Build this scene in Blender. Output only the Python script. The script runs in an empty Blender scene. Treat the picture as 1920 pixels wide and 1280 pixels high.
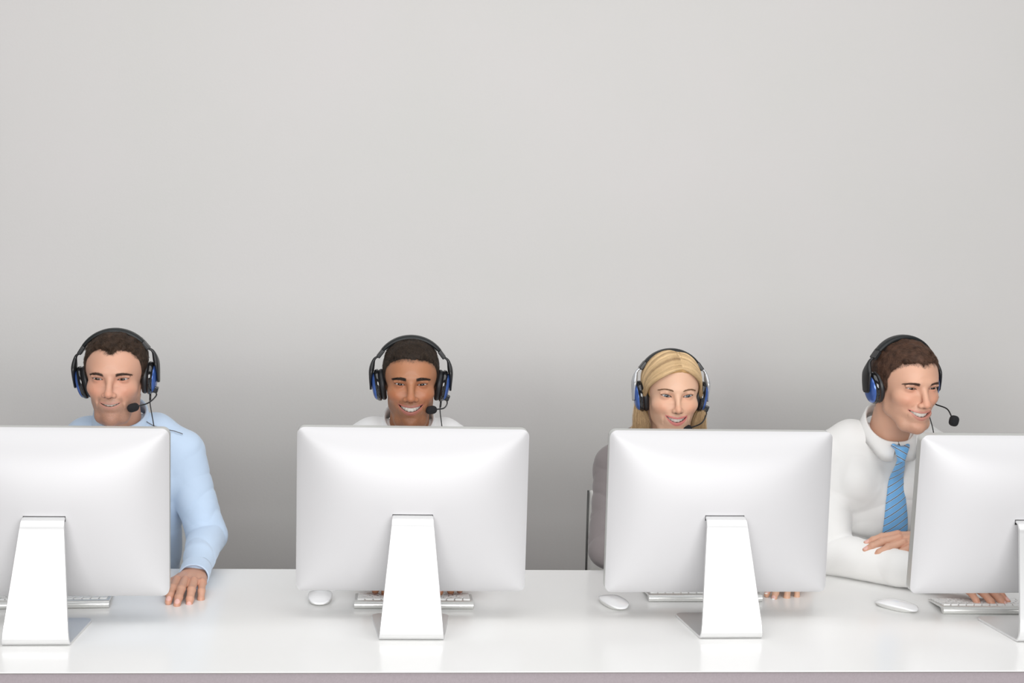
import bpy, bmesh, math, random
import numpy as np
from mathutils import Vector, Matrix

scene = bpy.context.scene
COL = scene.collection
PI = math.pi
def rad(a): return a * PI / 180.0

# ------------------------------------------------------------------ camera, world, lights
DESK_Z = 0.74
CAM_O = np.array([0.0, 0.0, 1.0752 + DESK_Z])
F_PX = 3107.2
_pit, _rol, _yaw = rad(-6.4566), rad(1.4418), rad(4.9544)
_fw = np.array([math.sin(_yaw) * math.cos(_pit), math.cos(_yaw) * math.cos(_pit), math.sin(_pit)])
_r = np.array([math.cos(_yaw), -math.sin(_yaw), 0.0])
_u = np.cross(_r, _fw)
_r2 = _r * math.cos(_rol) + _u * math.sin(_rol)
_u2 = -_r * math.sin(_rol) + _u * math.cos(_rol)
cam_data = bpy.data.cameras.new('camera')
cam = bpy.data.objects.new('camera', cam_data)
COL.objects.link(cam)
cam_data.sensor_width = 36.0
cam_data.lens = F_PX / 1920.0 * 36.0
cam_data.clip_start = 0.05
M4 = Matrix([[_r2[0], _u2[0], -_fw[0], CAM_O[0]], [_r2[1], _u2[1], -_fw[1], CAM_O[1]],
             [_r2[2], _u2[2], -_fw[2], CAM_O[2]], [0, 0, 0, 1]])
cam.matrix_world = M4
scene.camera = cam

world = bpy.data.worlds.new('studio_world')
scene.world = world
world.use_nodes = True
bg = world.node_tree.nodes['Background']
bg.inputs[0].default_value = (1.0, 1.0, 1.0, 1)
bg.inputs[1].default_value = 0.06

def area(name, loc, target, sx, sy, power, color=(1, 1, 1)):
    d = bpy.data.lights.new(name, 'AREA')
    d.shape = 'RECTANGLE'; d.size = sx; d.size_y = sy; d.energy = power; d.color = color
    o = bpy.data.objects.new(name, d); COL.objects.link(o)
    o.location = loc
    o.rotation_euler = (Vector(target) - Vector(loc)).to_track_quat('-Z', 'Y').to_euler()
    return o
area('overhead_fill', (0.5, 2.6, 3.6), (0.5, 2.9, 0.0), 6.0, 2.6, 100.0)  # fill light added overhead to brighten the desk top
area('front_softbox', (0.4, -1.8, 2.15), (0.4, 5.0, 1.5), 6.0, 2.0, 318.0)

scene.view_settings.view_transform = 'Standard'
scene.view_settings.look = 'None'
scene.view_settings.gamma = 1.0
scene.view_settings.exposure = 0.0
scene.view_settings.use_curve_mapping = False

# ------------------------------------------------------------------ materials
MATS = {}
def mat(name, color=(0.8, 0.8, 0.8), rough=0.5, metal=0.0, spec=0.5, sss=0.0, coat=0.0, vcol=None,
        bump=None, emit=None, sheen=0.0, sss_rad=(0.012, 0.004, 0.002)):
    m = bpy.data.materials.new(name); m.use_nodes = True
    nt = m.node_tree; b = nt.nodes['Principled BSDF']
    b.inputs['Base Color'].default_value = (*color, 1)
    b.inputs['Roughness'].default_value = rough
    b.inputs['Metallic'].default_value = metal
    b.inputs['Specular IOR Level'].default_value = spec
    if sss:
        b.inputs['Subsurface Weight'].default_value = sss
        b.inputs['Subsurface Radius'].default_value = sss_rad
        b.inputs['Subsurface Scale'].default_value = 1.0
    if coat:
        b.inputs['Coat Weight'].default_value = coat
        b.inputs['Coat Roughness'].default_value = 0.05
    if sheen:
        b.inputs['Sheen Weight'].default_value = sheen
    if vcol:
        a = nt.nodes.new('ShaderNodeVertexColor'); a.layer_name = vcol
        nt.links.new(a.outputs['Color'], b.inputs['Base Color'])
    if emit:
        b.inputs['Emission Color'].default_value = (*emit[0], 1)
        b.inputs['Emission Strength'].default_value = emit[1]
    if bump:
        scale, strength, dist = bump[:3]
        tc = nt.nodes.new('ShaderNodeTexCoord')
        n = nt.nodes.new('ShaderNodeTexNoise'); n.inputs['Scale'].default_value = scale
        n.inputs['Detail'].default_value = 3.0
        bp = nt.nodes.new('ShaderNodeBump'); bp.inputs['Strength'].default_value = strength
        bp.inputs['Distance'].default_value = dist
        nt.links.new(tc.outputs['Object'], n.inputs['Vector'])
        nt.links.new(n.outputs['Fac'], bp.inputs['Height'])
        nt.links.new(bp.outputs['Normal'], b.inputs['Normal'])
    MATS[name] = m
    return m

def mottle(m, c1, c2, scale, detail=4.0):
    """mixes two close colours with object-space noise"""
    nt = m.node_tree; b = nt.nodes['Principled BSDF']
    tc = nt.nodes.new('ShaderNodeTexCoord'); n = nt.nodes.new('ShaderNodeTexNoise')
    n.inputs['Scale'].default_value = scale; n.inputs['Detail'].default_value = detail
    r = nt.nodes.new('ShaderNodeValToRGB')
    r.color_ramp.elements[0].position = 0.3; r.color_ramp.elements[1].position = 0.7
    r.color_ramp.elements[0].color = (*c1, 1); r.color_ramp.elements[1].color = (*c2, 1)
    nt.links.new(tc.outputs['Object'], n.inputs['Vector']); nt.links.new(n.outputs['Fac'], r.inputs['Fac'])
    nt.links.new(r.outputs['Color'], b.inputs['Base Color'])

M_wall = mat('wall_paint', (0.66, 0.655, 0.645), rough=0.6, spec=0.3, bump=(120.0, 0.15, 0.002))
mottle(M_wall, (0.62, 0.610, 0.593), (0.635, 0.617, 0.607), 2.5)
M_floor = mat('floor_vinyl', (0.16, 0.13, 0.125), rough=0.5)
mottle(M_floor, (0.15, 0.122, 0.118), (0.175, 0.145, 0.138), 6.0)
M_desk = mat('desk_gloss', (0.86, 0.86, 0.85), rough=0.2, spec=0.25)
mottle(M_desk, (0.865, 0.865, 0.850), (0.88, 0.875, 0.865), 3.0)
M_deskfront = mat('desk_front_fabric', (0.52, 0.45, 0.485), rough=0.8, bump=(700.0, 0.3, 0.001))
mottle(M_deskfront, (0.385, 0.34, 0.36), (0.42, 0.37, 0.395), 260.0)
M_edge = mat('desk_edge_band', (0.30, 0.29, 0.28), rough=0.4)
M_alu = mat('anodised_aluminium', (0.63, 0.625, 0.635), rough=0.5, metal=0.15)
M_alu_dark = mat('aluminium_edge', (0.66, 0.67, 0.65), rough=0.35, metal=0.5)
M_stand = mat('stand_aluminium', (0.80, 0.80, 0.80), rough=0.34, metal=0.65)
M_black = mat('black_plastic', (0.012, 0.012, 0.013), rough=0.35)
M_glass = mat('black_glass', (0.01, 0.01, 0.012), rough=0.05)
M_screen = mat('lit_screen', (0.02, 0.02, 0.02), rough=0.1, emit=((0.85, 0.92, 1.0), 0.6))
M_key = mat('white_keycap', (0.85, 0.85, 0.84), rough=0.4)
M_kbd = mat('keyboard_aluminium', (0.74, 0.74, 0.72), rough=0.3, metal=0.5)
M_mouse = mat('white_acrylic', (0.90, 0.90, 0.91), rough=0.08, coat=0.5)
M_chair = mat('white_leatherette', (0.82, 0.81, 0.78), rough=0.45, bump=(300, 0.1, 0.001))
M_frame = mat('dark_frame', (0.10, 0.10, 0.095), rough=0.4, metal=0.3)
M_chrome = mat('chrome', (0.45, 0.45, 0.46), rough=0.15, metal=1.0)

# ------------------------------------------------------------------ mesh helpers
def tag(o, label=None, cat=None, group=None, kind=None):
    if label: o['label'] = label
    if cat: o['category'] = cat
    if group: o['group'] = group
    if kind: o['kind'] = kind
    return o

def empty(name, loc=(0, 0, 0), rz=0.0):
    o = bpy.data.objects.new(name, None); COL.objects.link(o)
    o.location = loc; o.rotation_euler = (0, 0, rz); o.empty_display_size = 0.05
    return o

def link_mesh(name, me, material=None, parent=None, smooth=True):
    if material is not None:
        for mm in (material if isinstance(material, (list, tuple)) else [material]): me.materials.append(mm)
    if smooth and len(me.polygons):
        me.polygons.foreach_set('use_smooth', np.ones(len(me.polygons), dtype=bool))
    o = bpy.data.objects.new(name, me); COL.objects.link(o)
    if parent is not None: o.parent = parent
    return o

def np_mesh(name, V, Fq, colors=None):
    V = np.asarray(V, dtype=np.float32); Fq = np.asarray(Fq, dtype=np.int32)
    me = bpy.data.meshes.new(name)
    n = Fq.shape[1]
    me.vertices.add(len(V)); me.vertices.foreach_set('co', V.ravel())
    me.loops.add(Fq.size); me.loops.foreach_set('vertex_index', Fq.ravel())
    me.polygons.add(len(Fq))
    me.polygons.foreach_set('loop_start', np.arange(0, Fq.size, n, dtype=np.int32))
    me.polygons.foreach_set('loop_total', np.full(len(Fq), n, dtype=np.int32))
    me.update(calc_edges=True); me.validate()
    if colors is not None:
        a = me.color_attributes.new('Col', 'FLOAT_COLOR', 'POINT')
        c = np.ones((len(V), 4), dtype=np.float32); c[:, :3] = colors
        a.data.foreach_set('color', c.ravel())
    return me

def bm_obj(name, bm, material, parent=None, smooth=False, bevel=None, auto=None):
    bmesh.ops.recalc_face_normals(bm, faces=bm.faces)
    me = bpy.data.meshes.new(name); bm.to_mesh(me); bm.free()
    o = link_mesh(name, me, material, parent, smooth)
    if bevel:
        md = o.modifiers.new('bevel', 'BEVEL'); md.width = bevel[0]; md.segments = bevel[1]; md.limit_method = 'ANGLE'
        md.angle_limit = rad(35)
        if smooth or auto: 
            for p in me.polygons: p.use_smooth = True
            wn = o.modifiers.new('wn', 'WEIGHTED_NORMAL'); wn.keep_sharp = True
    return o

def add_box(bm, c, s, rot=None):
    r = bmesh.ops.create_cube(bm, size=1.0)
    for v in r['verts']:
        p = Vector((v.co.x * s[0], v.co.y * s[1], v.co.z * s[2]))
        if rot is not None: p = rot @ p
        v.co = p + Vector(c)

def grid_mesh(name, pts, closed_u=False, closed_v=False, material=None, parent=None, smooth=True, flip=False):
    """pts: array [nu][nv][3] -> quad grid"""
    P = np.asarray(pts, dtype=np.float32); nu, nv = P.shape[:2]
    iu = np.arange(nu if closed_u else nu - 1); iv = np.arange(nv if closed_v else nv - 1)
    A, B = np.meshgrid(iu, iv, indexing='ij'); A2 = (A + 1) % nu; B2 = (B + 1) % nv
    F = np.stack([A * nv + B, A2 * nv + B, A2 * nv + B2, A * nv + B2], -1).reshape(-1, 4)
    if flip: F = F[:, ::-1]
    return link_mesh(name, np_mesh(name, P.reshape(-1, 3), F), material, parent, smooth)

def tube_grid(path, radii, n=12, squash=1.0, up=None):
    """ring points along a path, caps closed by collapsing ends"""
    P = [Vector(p) for p in path]; m = len(P)
    if not hasattr(radii, '__len__'): radii = [radii] * m
    rings = []; ref = Vector(up) if up else None
    for i in range(m):
        t = (P[min(i + 1, m - 1)] - P[max(i - 1, 0)]).normalized()
        if ref is None:
            ref = t.orthogonal()
        a = (ref - t * ref.dot(t)).normalized(); b = t.cross(a)
        if up is None: ref = a
        rings.append([P[i] + (a * math.cos(k * 2 * PI / n) * squash + b * math.sin(k * 2 * PI / n)) * radii[i] for k in range(n)])
    first = [P[0]] * n; last = [P[-1]] * n
    return np.array([[tuple(q) for q in r] for r in [first] + rings + [last]])

def tube(name, path, radii, material, parent=None, n=12, squash=1.0, up=None):
    return grid_mesh(name, tube_grid(path, radii, n, squash, up), closed_v=True, material=material, parent=parent)

def catmull(pts, n):
    pts = [np.array(p, float) for p in pts]
    P = [2 * pts[0] - pts[1]] + pts + [2 * pts[-1] - pts[-2]]
    out = []
    for i in range(1, len(P) - 2):
        for k in range(n):
            t = k / n
            out.append(0.5 * ((2 * P[i]) + (-P[i - 1] + P[i + 1]) * t + (2 * P[i - 1] - 5 * P[i] + 4 * P[i + 1] - P[i + 2]) * t * t
                              + (-P[i - 1] + 3 * P[i] - 3 * P[i + 1] + P[i + 2]) * t ** 3))
    out.append(pts[-1])
    return out

# ------------------------------------------------------------------ the room
def struct(name, bm, m, smooth=False):
    return tag(bm_obj(name, bm, m, smooth=smooth), kind='structure')
WALL_Y = 5.15
bm = bmesh.new(); add_box(bm, (0.4, WALL_Y + 0.06, 1.7), (9.0, 0.12, 3.8)); struct('wall_back', bm, M_wall)
bm = bmesh.new(); add_box(bm, (0.4, 1.6, -0.05), (9.0, 7.2, 0.1)); struct('floor', bm, M_floor)

# ------------------------------------------------------------------ the desk
DX0, DX1 = -1.75, 2.75
DY0, DY1 = 3.352, 4.202
desk = empty('office_desk', (0.5, 3.78, 0.0))
tag(desk, 'long glossy white desk running across the whole picture under the computers', 'desk')
def local(o, parent):      # keeps world coordinates of a mesh built in world space
    o.parent = parent; o.matrix_parent_inverse = parent.matrix_basis.inverted() if False else Matrix.Translation(parent.location).inverted()
    return o
bm = bmesh.new(); add_box(bm, ((DX0 + DX1) / 2, (DY0 + DY1) / 2, DESK_Z - 0.0011), (DX1 - DX0, DY1 - DY0, 0.0022))
top = bm_obj('tabletop', bm, M_desk, bevel=(0.0005, 2)); local(top, desk)
bm = bmesh.new(); add_box(bm, ((DX0 + DX1) / 2, (DY0 + DY1) / 2 + 0.002, DESK_Z - 0.0036), (DX1 - DX0 - 0.006, DY1 - DY0 - 0.006, 0.0028))
local(bm_obj('edge_strip', bm, M_edge), desk)['label'] = 'thin grey strip under the white tabletop'
bm = bmesh.new(); add_box(bm, ((DX0 + DX1) / 2, DY0 + 0.012, DESK_Z - 0.118), (DX1 - DX0 - 0.01, 0.016, 0.226))
local(bm_obj('front_panel', bm, M_deskfront), desk)['label'] = 'mauve grey front panel'
for lx in (DX0 + 0.08, 0.5, DX1 - 0.08):
    for ly in (DY0 + 0.06, DY1 - 0.08):
        bm = bmesh.new(); add_box(bm, (lx, ly, 0.366), (0.05, 0.05, 0.732)); local(bm_obj('leg', bm, M_chrome, bevel=(0.004, 2)), desk)

# ------------------------------------------------------------------ computers
def make_monitor(tilt):
    W, PT, PB, B, TH = 0.528, 0.1861, 0.1976, 0.0574, 0.0265
    SY, SZ = 0.1133, 0.2611
    root = empty('desktop_computer')
    ct, st = math.cos(tilt), math.sin(tilt)
    # panel frame: origin at slot; u right, v up (leaning to -y), n toward -y
    def pan(u, v, n):
        return (u, SY - v * st - n * ct, SZ + v * ct - n * st)
    cr = 0.017
    def outline(k, inset=0.0):
        pts = []
        w = W / 2 - inset; t = PT - inset; b = PB - inset; r = max(cr - inset, 0.001)
        for cx_, cy_, a0 in ((w - r, t - r, 0), (-w + r, t - r, 90), (-w + r, -b + r, 180), (w - r, -b + r, 270)):
            for i in range(k + 1):
                a = rad(a0 + 90.0 * i / k); pts.append((cx_ + r * math.cos(a), cy_ + r * math.sin(a)))
        # add samples along straight sides for smooth bulging
        out = []
        m = len(pts)
        for i in range(m):
            p, q = pts[i], pts[(i + 1) % m]
            d = math.hypot(q[0] - p[0], q[1] - p[1]); seg = max(1, int(d / 0.012))
            for s in range(seg): out.append((p[0] + (q[0] - p[0]) * s / seg, p[1] + (q[1] - p[1]) * s / seg))
        return out
    vc = (PT - PB) / 2; hh = (PT + PB) / 2
    def bulge(u, v):
        a = max(0.0, 1 - abs(2 * u / W) ** 2.3); vv = (v - 0.0) / (PT if v > 0 else PB)
        c = max(0.0, 1 - abs(vv) ** 2.1)
        if a <= 1e-6 or c <= 1e-6: return 0.0
        q = 1.6
        h = (0.5 * (a ** -q + c ** -q)) ** (-1 / q)
        return B * h
    ol = outline(8); N = len(ol)
    rings = []
    # back shell: rings shrinking to the slot point
    for t in list(np.linspace(0, 1, 46) ** 1.0):
        ring = []
        for (u, v) in ol:
            uu, vv = u * (1 - t), v * (1 - t)
            ring.append(pan(uu, vv, -B + bulge(uu, vv) - 0.0012 * max(0, 1 - t / 0.004) ** 2))
        rings.append(ring)
    shell = grid_mesh('back_cover', rings, closed_v=True, material=M_alu, parent=root)
    side = [[pan(u, v, -B + bulge(u, v) - 0.0012) for (u, v) in ol], [pan(u * 1.0006, v * 1.0006, -B + bulge(u, v) - 0.003) for (u, v) in ol],
            [pan(u * 0.9995, v * 0.9995, -B - TH) for (u, v) in ol]]
    shell['label'] = 'white satin curved back'
    sd = grid_mesh('side_rim', side, closed_v=True, material=M_alu_dark, parent=root)
    sd['label'] = 'grey metal edge'
    fr = [[pan(u, v, -B - TH) for (u, v) in ol], [pan(u * 0.01, v * 0.01, -B - TH) for (u, v) in ol]]
    grid_mesh('front_glass', fr, closed_v=True, material=M_glass, parent=root, smooth=False)
    bm = bmesh.new()
    c = pan(0, vc + 0.03, -B - TH - 0.0012)
    add_box(bm, c, (W - 0.05, 0.002, 2 * hh - 0.11), Matrix.Rotation(tilt, 3, 'X'))
    bm_obj('display', bm, M_screen, root)
    bm = bmesh.new()
    add_box(bm, pan(0, -PB + 0.028, -B - TH - 0.0012), (W - 0.012, 0.002, 0.05), Matrix.Rotation(tilt, 3, 'X'))
    bm_obj('chin', bm, M_alu, root)
    bm = bmesh.new()
    add_box(bm, pan(0, -0.0066, -0.004), (0.0915, 0.0094, 0.0120), Matrix.Rotation(tilt, 3, 'X'))
    sl = bm_obj('stand_slot', bm, M_black, root); sl['label'] = 'black slot the stand comes out of'
    # stand: one bent strip
    T = 0.0058
    prof = catmull([(SY + 0.02, SZ - 0.0045), (SY - 0.005, SZ - 0.0052), (SY - 0.018, SZ - 0.0085), (SY - 0.027, SZ - 0.019),
                    (SY - 0.034, SZ - 0.036)], 6)
    a0 = np.array(prof[-1]); a1 = np.array((0.0095, 0.046))
    for k in range(1, 22): prof.append(a0 + (a1 - a0) * k / 21)
    prof += catmull([tuple(a1), (0.0040, 0.027), (0.0042, 0.013), (0.0115, 0.0045), (0.024, 0.0030)], 7)[1:]
    e0 = np.array(prof[-1]); e1 = np.array((0.205, 0.0030))
    ks = list(np.linspace(0, 0.86, 12)[1:]) + list(0.86 + 0.14 * np.sin(np.linspace(0, PI / 2, 12)[1:]))
    for k in ks: prof.append(e0 + (e1 - e0) * k)
    prof = np.array(prof); L = np.r_[0, np.cumsum(np.hypot(*np.diff(prof, axis=0).T))]
    ib = 24 + 21 + 14; Lb = L[ib]
    rows = []
    for i, (y, z) in enumerate(prof):
        t = prof[min(i + 1, len(prof) - 1)] - prof[max(i - 1, 0)]; t = t / np.hypot(*t); nrm = np.array([-t[1], t[0]])
        w = 0.0865 + (0.142 - 0.0865) * min(1, L[i] / Lb) if L[i] < Lb else 0.142 + (0.184 - 0.142) * (L[i] - Lb) / (L[-1] - Lb)
        w /= 2
        rest = L[-1] - L[i]; rc = 0.022
        if rest < rc: w -= rc - math.sqrt(max(0, rc * rc - (rc - rest) ** 2))
        a = np.array([y, z]) + nrm * T / 2; b = np.array([y, z]) - nrm * T / 2
        e = 0.0012
        rows.append([(-w + e, *a), (w - e, *a), (w, *(a * .75 + b * .25)), (w, *(a * .25 + b * .75)), (w - e, *b), (-w + e, *b),
                     (-w, *(a * .25 + b * .75)), (-w, *(a * .75 + b * .25))])
    c0 = np.mean(rows[0], axis=0); c1 = np.mean(rows[-1], axis=0)
    rows = [[tuple(c0)] * 8] + rows + [[tuple(c1)] * 8]
    sobj = grid_mesh('stand', rows, closed_v=True, material=M_stand, parent=root, smooth=True)
    es = sobj.modifiers.new('es', 'EDGE_SPLIT'); es.split_angle = rad(30)
    return root

MON = [(-0.703, 3.526, -0.6, 1.0, 'computer on the far left of the desk, cut by the picture edge'),
       (0.103, 3.567, 0.5, 2.3, 'white computer seen from behind in front of the man with very short dark hair'),
       (0.824, 3.578, -1.1, 0.5, 'white computer seen from behind in front of the blonde woman'),
       (1.550, 3.553, -1.8, 3.5, 'computer cut by the right picture edge before the man with the striped tie')]
for (x, y, yaw, tl, lab) in MON:
    m = make_monitor(rad(tl)); m.location = (x, y, DESK_Z); m.rotation_euler = (0, 0, rad(-yaw))
    tag(m, lab, 'computer', 'all-in-one desktop computers seen from behind')

# ------------------------------------------------------------------ keyboards and mice
def make_keyboard():
    root = empty('keyboard')
    W = 0.281; S = math.atan2(0.0125, 0.105)
    n = 20; ring = []
    # closed profile (y, z): thin sloping plate that swells into the battery tube on the camera side
    prof = []
    for k in range(n): 
        a = rad(200 - 290 * k / (n - 1)); prof.append((0.0090 + 0.0088 * math.cos(a + PI) * -1 if False else 0.009 + 0.009 * math.cos(a), 0.0092 + 0.009 * math.sin(a)))
    prof = [(0.009 + 0.009 * math.cos(rad(a)), 0.0092 + 0.009 * math.sin(rad(a))) for a in np.linspace(-60, -260, n)]
    prof += [(0.016, 0.0182), (0.024, 0.0172), (0.1195, 0.0060), (0.1205, 0.0050), (0.1195, 0.0035), (0.022, 0.0118), (0.0175, 0.0085)]
    rows = []
    for (x, sc) in ((-W / 2, 0.0), (-W / 2, 0.93), (-W / 2 + 0.0012, 1.0), (W / 2 - 0.0012, 1.0), (W / 2, 0.93), (W / 2, 0.0)):
        cy_, cz_ = 0.05, 0.0095
        rows.append([(x, y if sc == 1 else (y if sc > 0.5 else 0.03), z if sc == 1 else (z if sc > 0.5 else 0.011)) for (y, z) in prof])
    cas = grid_mesh('casing', rows, closed_v=True, material=M_kbd, parent=root)
    cas.modifiers.new('es', 'EDGE_SPLIT').split_angle = rad(40)
    bm = bmesh.new()
    sl = math.atan2(0.0112, 0.0955)
    R = Matrix.Rotation(-sl, 3, 'X')
    def key(x, y, w, d):
        z = 0.0172 - (y - 0.024) * math.tan(sl)
        add_box(bm, (x, y, z + 0.0012), (w, d, 0.003), R)
    y = 0.0262
    p = 0.01905
    for c in range(14): key(-W / 2 + 0.0055 + 0.0094 + c * (W - 0.011) / 14, y, (W - 0.011) / 14 - 0.003, 0.0078)
    y += 0.0145
    rows_def = [[1] * 13 + [1.4], [1.45] + [1] * 12 + [0.95], [1.75] + [1] * 11 + [1.65], [2.2] + [1] * 10 + [2.2], [1, 1, 1, 1.25, 5.0, 1.25, 1, 1, 1, 1]]
    for rd in rows_def:
        tot = sum(rd); x = W / 2 - 0.0055          # seen from the camera the row runs right to left
        for wd in rd:
            w = wd / tot * (W - 0.011); key(x - w / 2, y, w - 0.0031, 0.0152); x -= w
        y += 0.0183
    bm_obj('keys', bm, M_key, root, bevel=(0.0008, 2))['label'] = 'white keycaps in six rows'
    return root
KB = [(-0.735, 3.820, -3.3, 'keyboard on the far left, behind the computer stand of the man in the blue shirt'),
      (0.115, 3.823, 0.8, 'keyboard under the fingers of the dark haired second man, seen either side of the stand'),
      (0.828, 3.890, -0.4, 'keyboard behind the stand of the computer in front of the blonde woman'),
      (1.527, 3.783, 0.8, 'keyboard on the far right under the hand of the man with the striped tie')]
for (x, y, yaw, lab) in KB:
    k = make_keyboard(); k.location = (x, y, DESK_Z); k.rotation_euler = (0, 0, rad(-yaw))
    tag(k, lab, 'keyboard', 'slim silver keyboards with white keys')

def make_mouse():
    root = empty('computer_mouse')
    nu, nv = 40, 14
    L, W, H = 0.0565, 0.029, 0.0185
    def out(a, s=1.0):
        c, q = math.cos(a), math.sin(a); e = 2 / 2.7
        return (W * s * math.copysign(abs(c) ** e, c), L * s * math.copysign(abs(q) ** (2 / 2.3), q))
    rows = []
    for j in range(nv + 1):
        s = 1 - (j / nv)
        rows.append([])
        for i in range(nu):
            x, y = out(2 * PI * i / nu, s)
            zt = 0.006 + H * 0.75 * (1 - (abs(y) / L) ** 2.2) * (1 - 0.55 * (abs(x) / W) ** 2.4) + 0.0012
            rows[-1].append((x, y, zt))
    rim = [(x * 0.985, y * 0.985, z - 0.003) for (x, y, z) in rows[0]]
    grid_mesh('top_shell', [rim] + rows, closed_v=True, material=M_mouse, parent=root)
    b = []
    for (s, z) in ((0.0, 0.0), (0.8, 0.0), (0.88, 0.0015), (0.965, 0.0055)):
        b.append([(out(2 * PI * i / nu, s)[0], out(2 * PI * i / nu, s)[1], z) for i in range(nu)])
    b.append([(x * 0.98, y * 0.98, z - 0.0022) for (x, y, z) in rows[0]])
    grid_mesh('base', b, closed_v=True, material=M_kbd, parent=root)['label'] = 'silver metal underside'
    return root
for (x, y, yaw, lab) in ((-0.108, 3.905, 0.0, 'white mouse half hidden under the left corner of the second computer from the left'),
                         (0.597, 3.868, 14.0, 'white mouse lying clear on the desk left of the blonde woman\'s keyboard'),
                         (1.288, 3.842, 40.0, 'white mouse lying clear on the desk beside the far right keyboard')):
    m = make_mouse(); m.location = (x, y, DESK_Z); m.rotation_euler = (0, 0, rad(yaw)); tag(m, lab, 'computer mouse', 'low white computer mice')

# ------------------------------------------------------------------ chairs
def make_chair():
    root = empty('office_chair')
    bm = bmesh.new()
    r = bmesh.ops.create_grid(bm, x_segments=10, y_segments=12, size=0.5)
    for v in r['verts']:
        x, z = v.co.x, v.co.y + 0.5
        v.co = (x * 0.41, 0.24 + 0.05 * z - 0.03 * (1 - (2 * x) ** 2) * -1, 0.47 + 0.375 * z)
    bk = bm_obj('backrest', bm, M_chair, root, smooth=True)
    md = bk.modifiers.new('sol', 'SOLIDIFY'); md.thickness = 0.03; md.offset = 0
    md = bk.modifiers.new('bev', 'BEVEL'); md.width = 0.008; md.segments = 3
    bm = bmesh.new(); add_box(bm, (0, 0, 0.445), (0.42, 0.46, 0.055)); bm_obj('seat', bm, M_chair, root, bevel=(0.02, 4), smooth=True)
    for s in (-1, 1):
        tube('back_frame', [(s * 0.209, 0.292, 0.845), (s * 0.209, 0.288, 0.6), (s * 0.209, 0.24, 0.44), (s * 0.205, 0.2, 0.41)], 0.0032, M_frame, root)
        tube('leg', [(s * 0.19, -0.2, 0.42), (s * 0.2, -0.215, 0.008)], 0.011, M_chrome, root)
        tube('leg', [(s * 0.19, 0.2, 0.42), (s * 0.2, 0.24, 0.008)], 0.011, M_chrome, root)
    return root
for (x, y, lab) in ((-0.685, 4.42, 'white chair of the man in the light blue shirt, a sliver showing beside his arm'),
                    (0.105, 4.47, 'chair hidden behind the second computer from the left'),
                    (0.853, 4.43, 'white chair with a thin dark side edge behind the blonde woman in the grey jacket'),
                    (1.42, 4.46, 'chair of the man with the striped tie, hidden behind his back')):
    c = make_chair(); c.location = (x, y, 0); tag(c, lab, 'chair', 'white office chairs')

# ------------------------------------------------------------------ signed-distance sculpting
def unit(v):
    v = np.asarray(v, float); return v / max(1e-9, np.linalg.norm(v))

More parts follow.
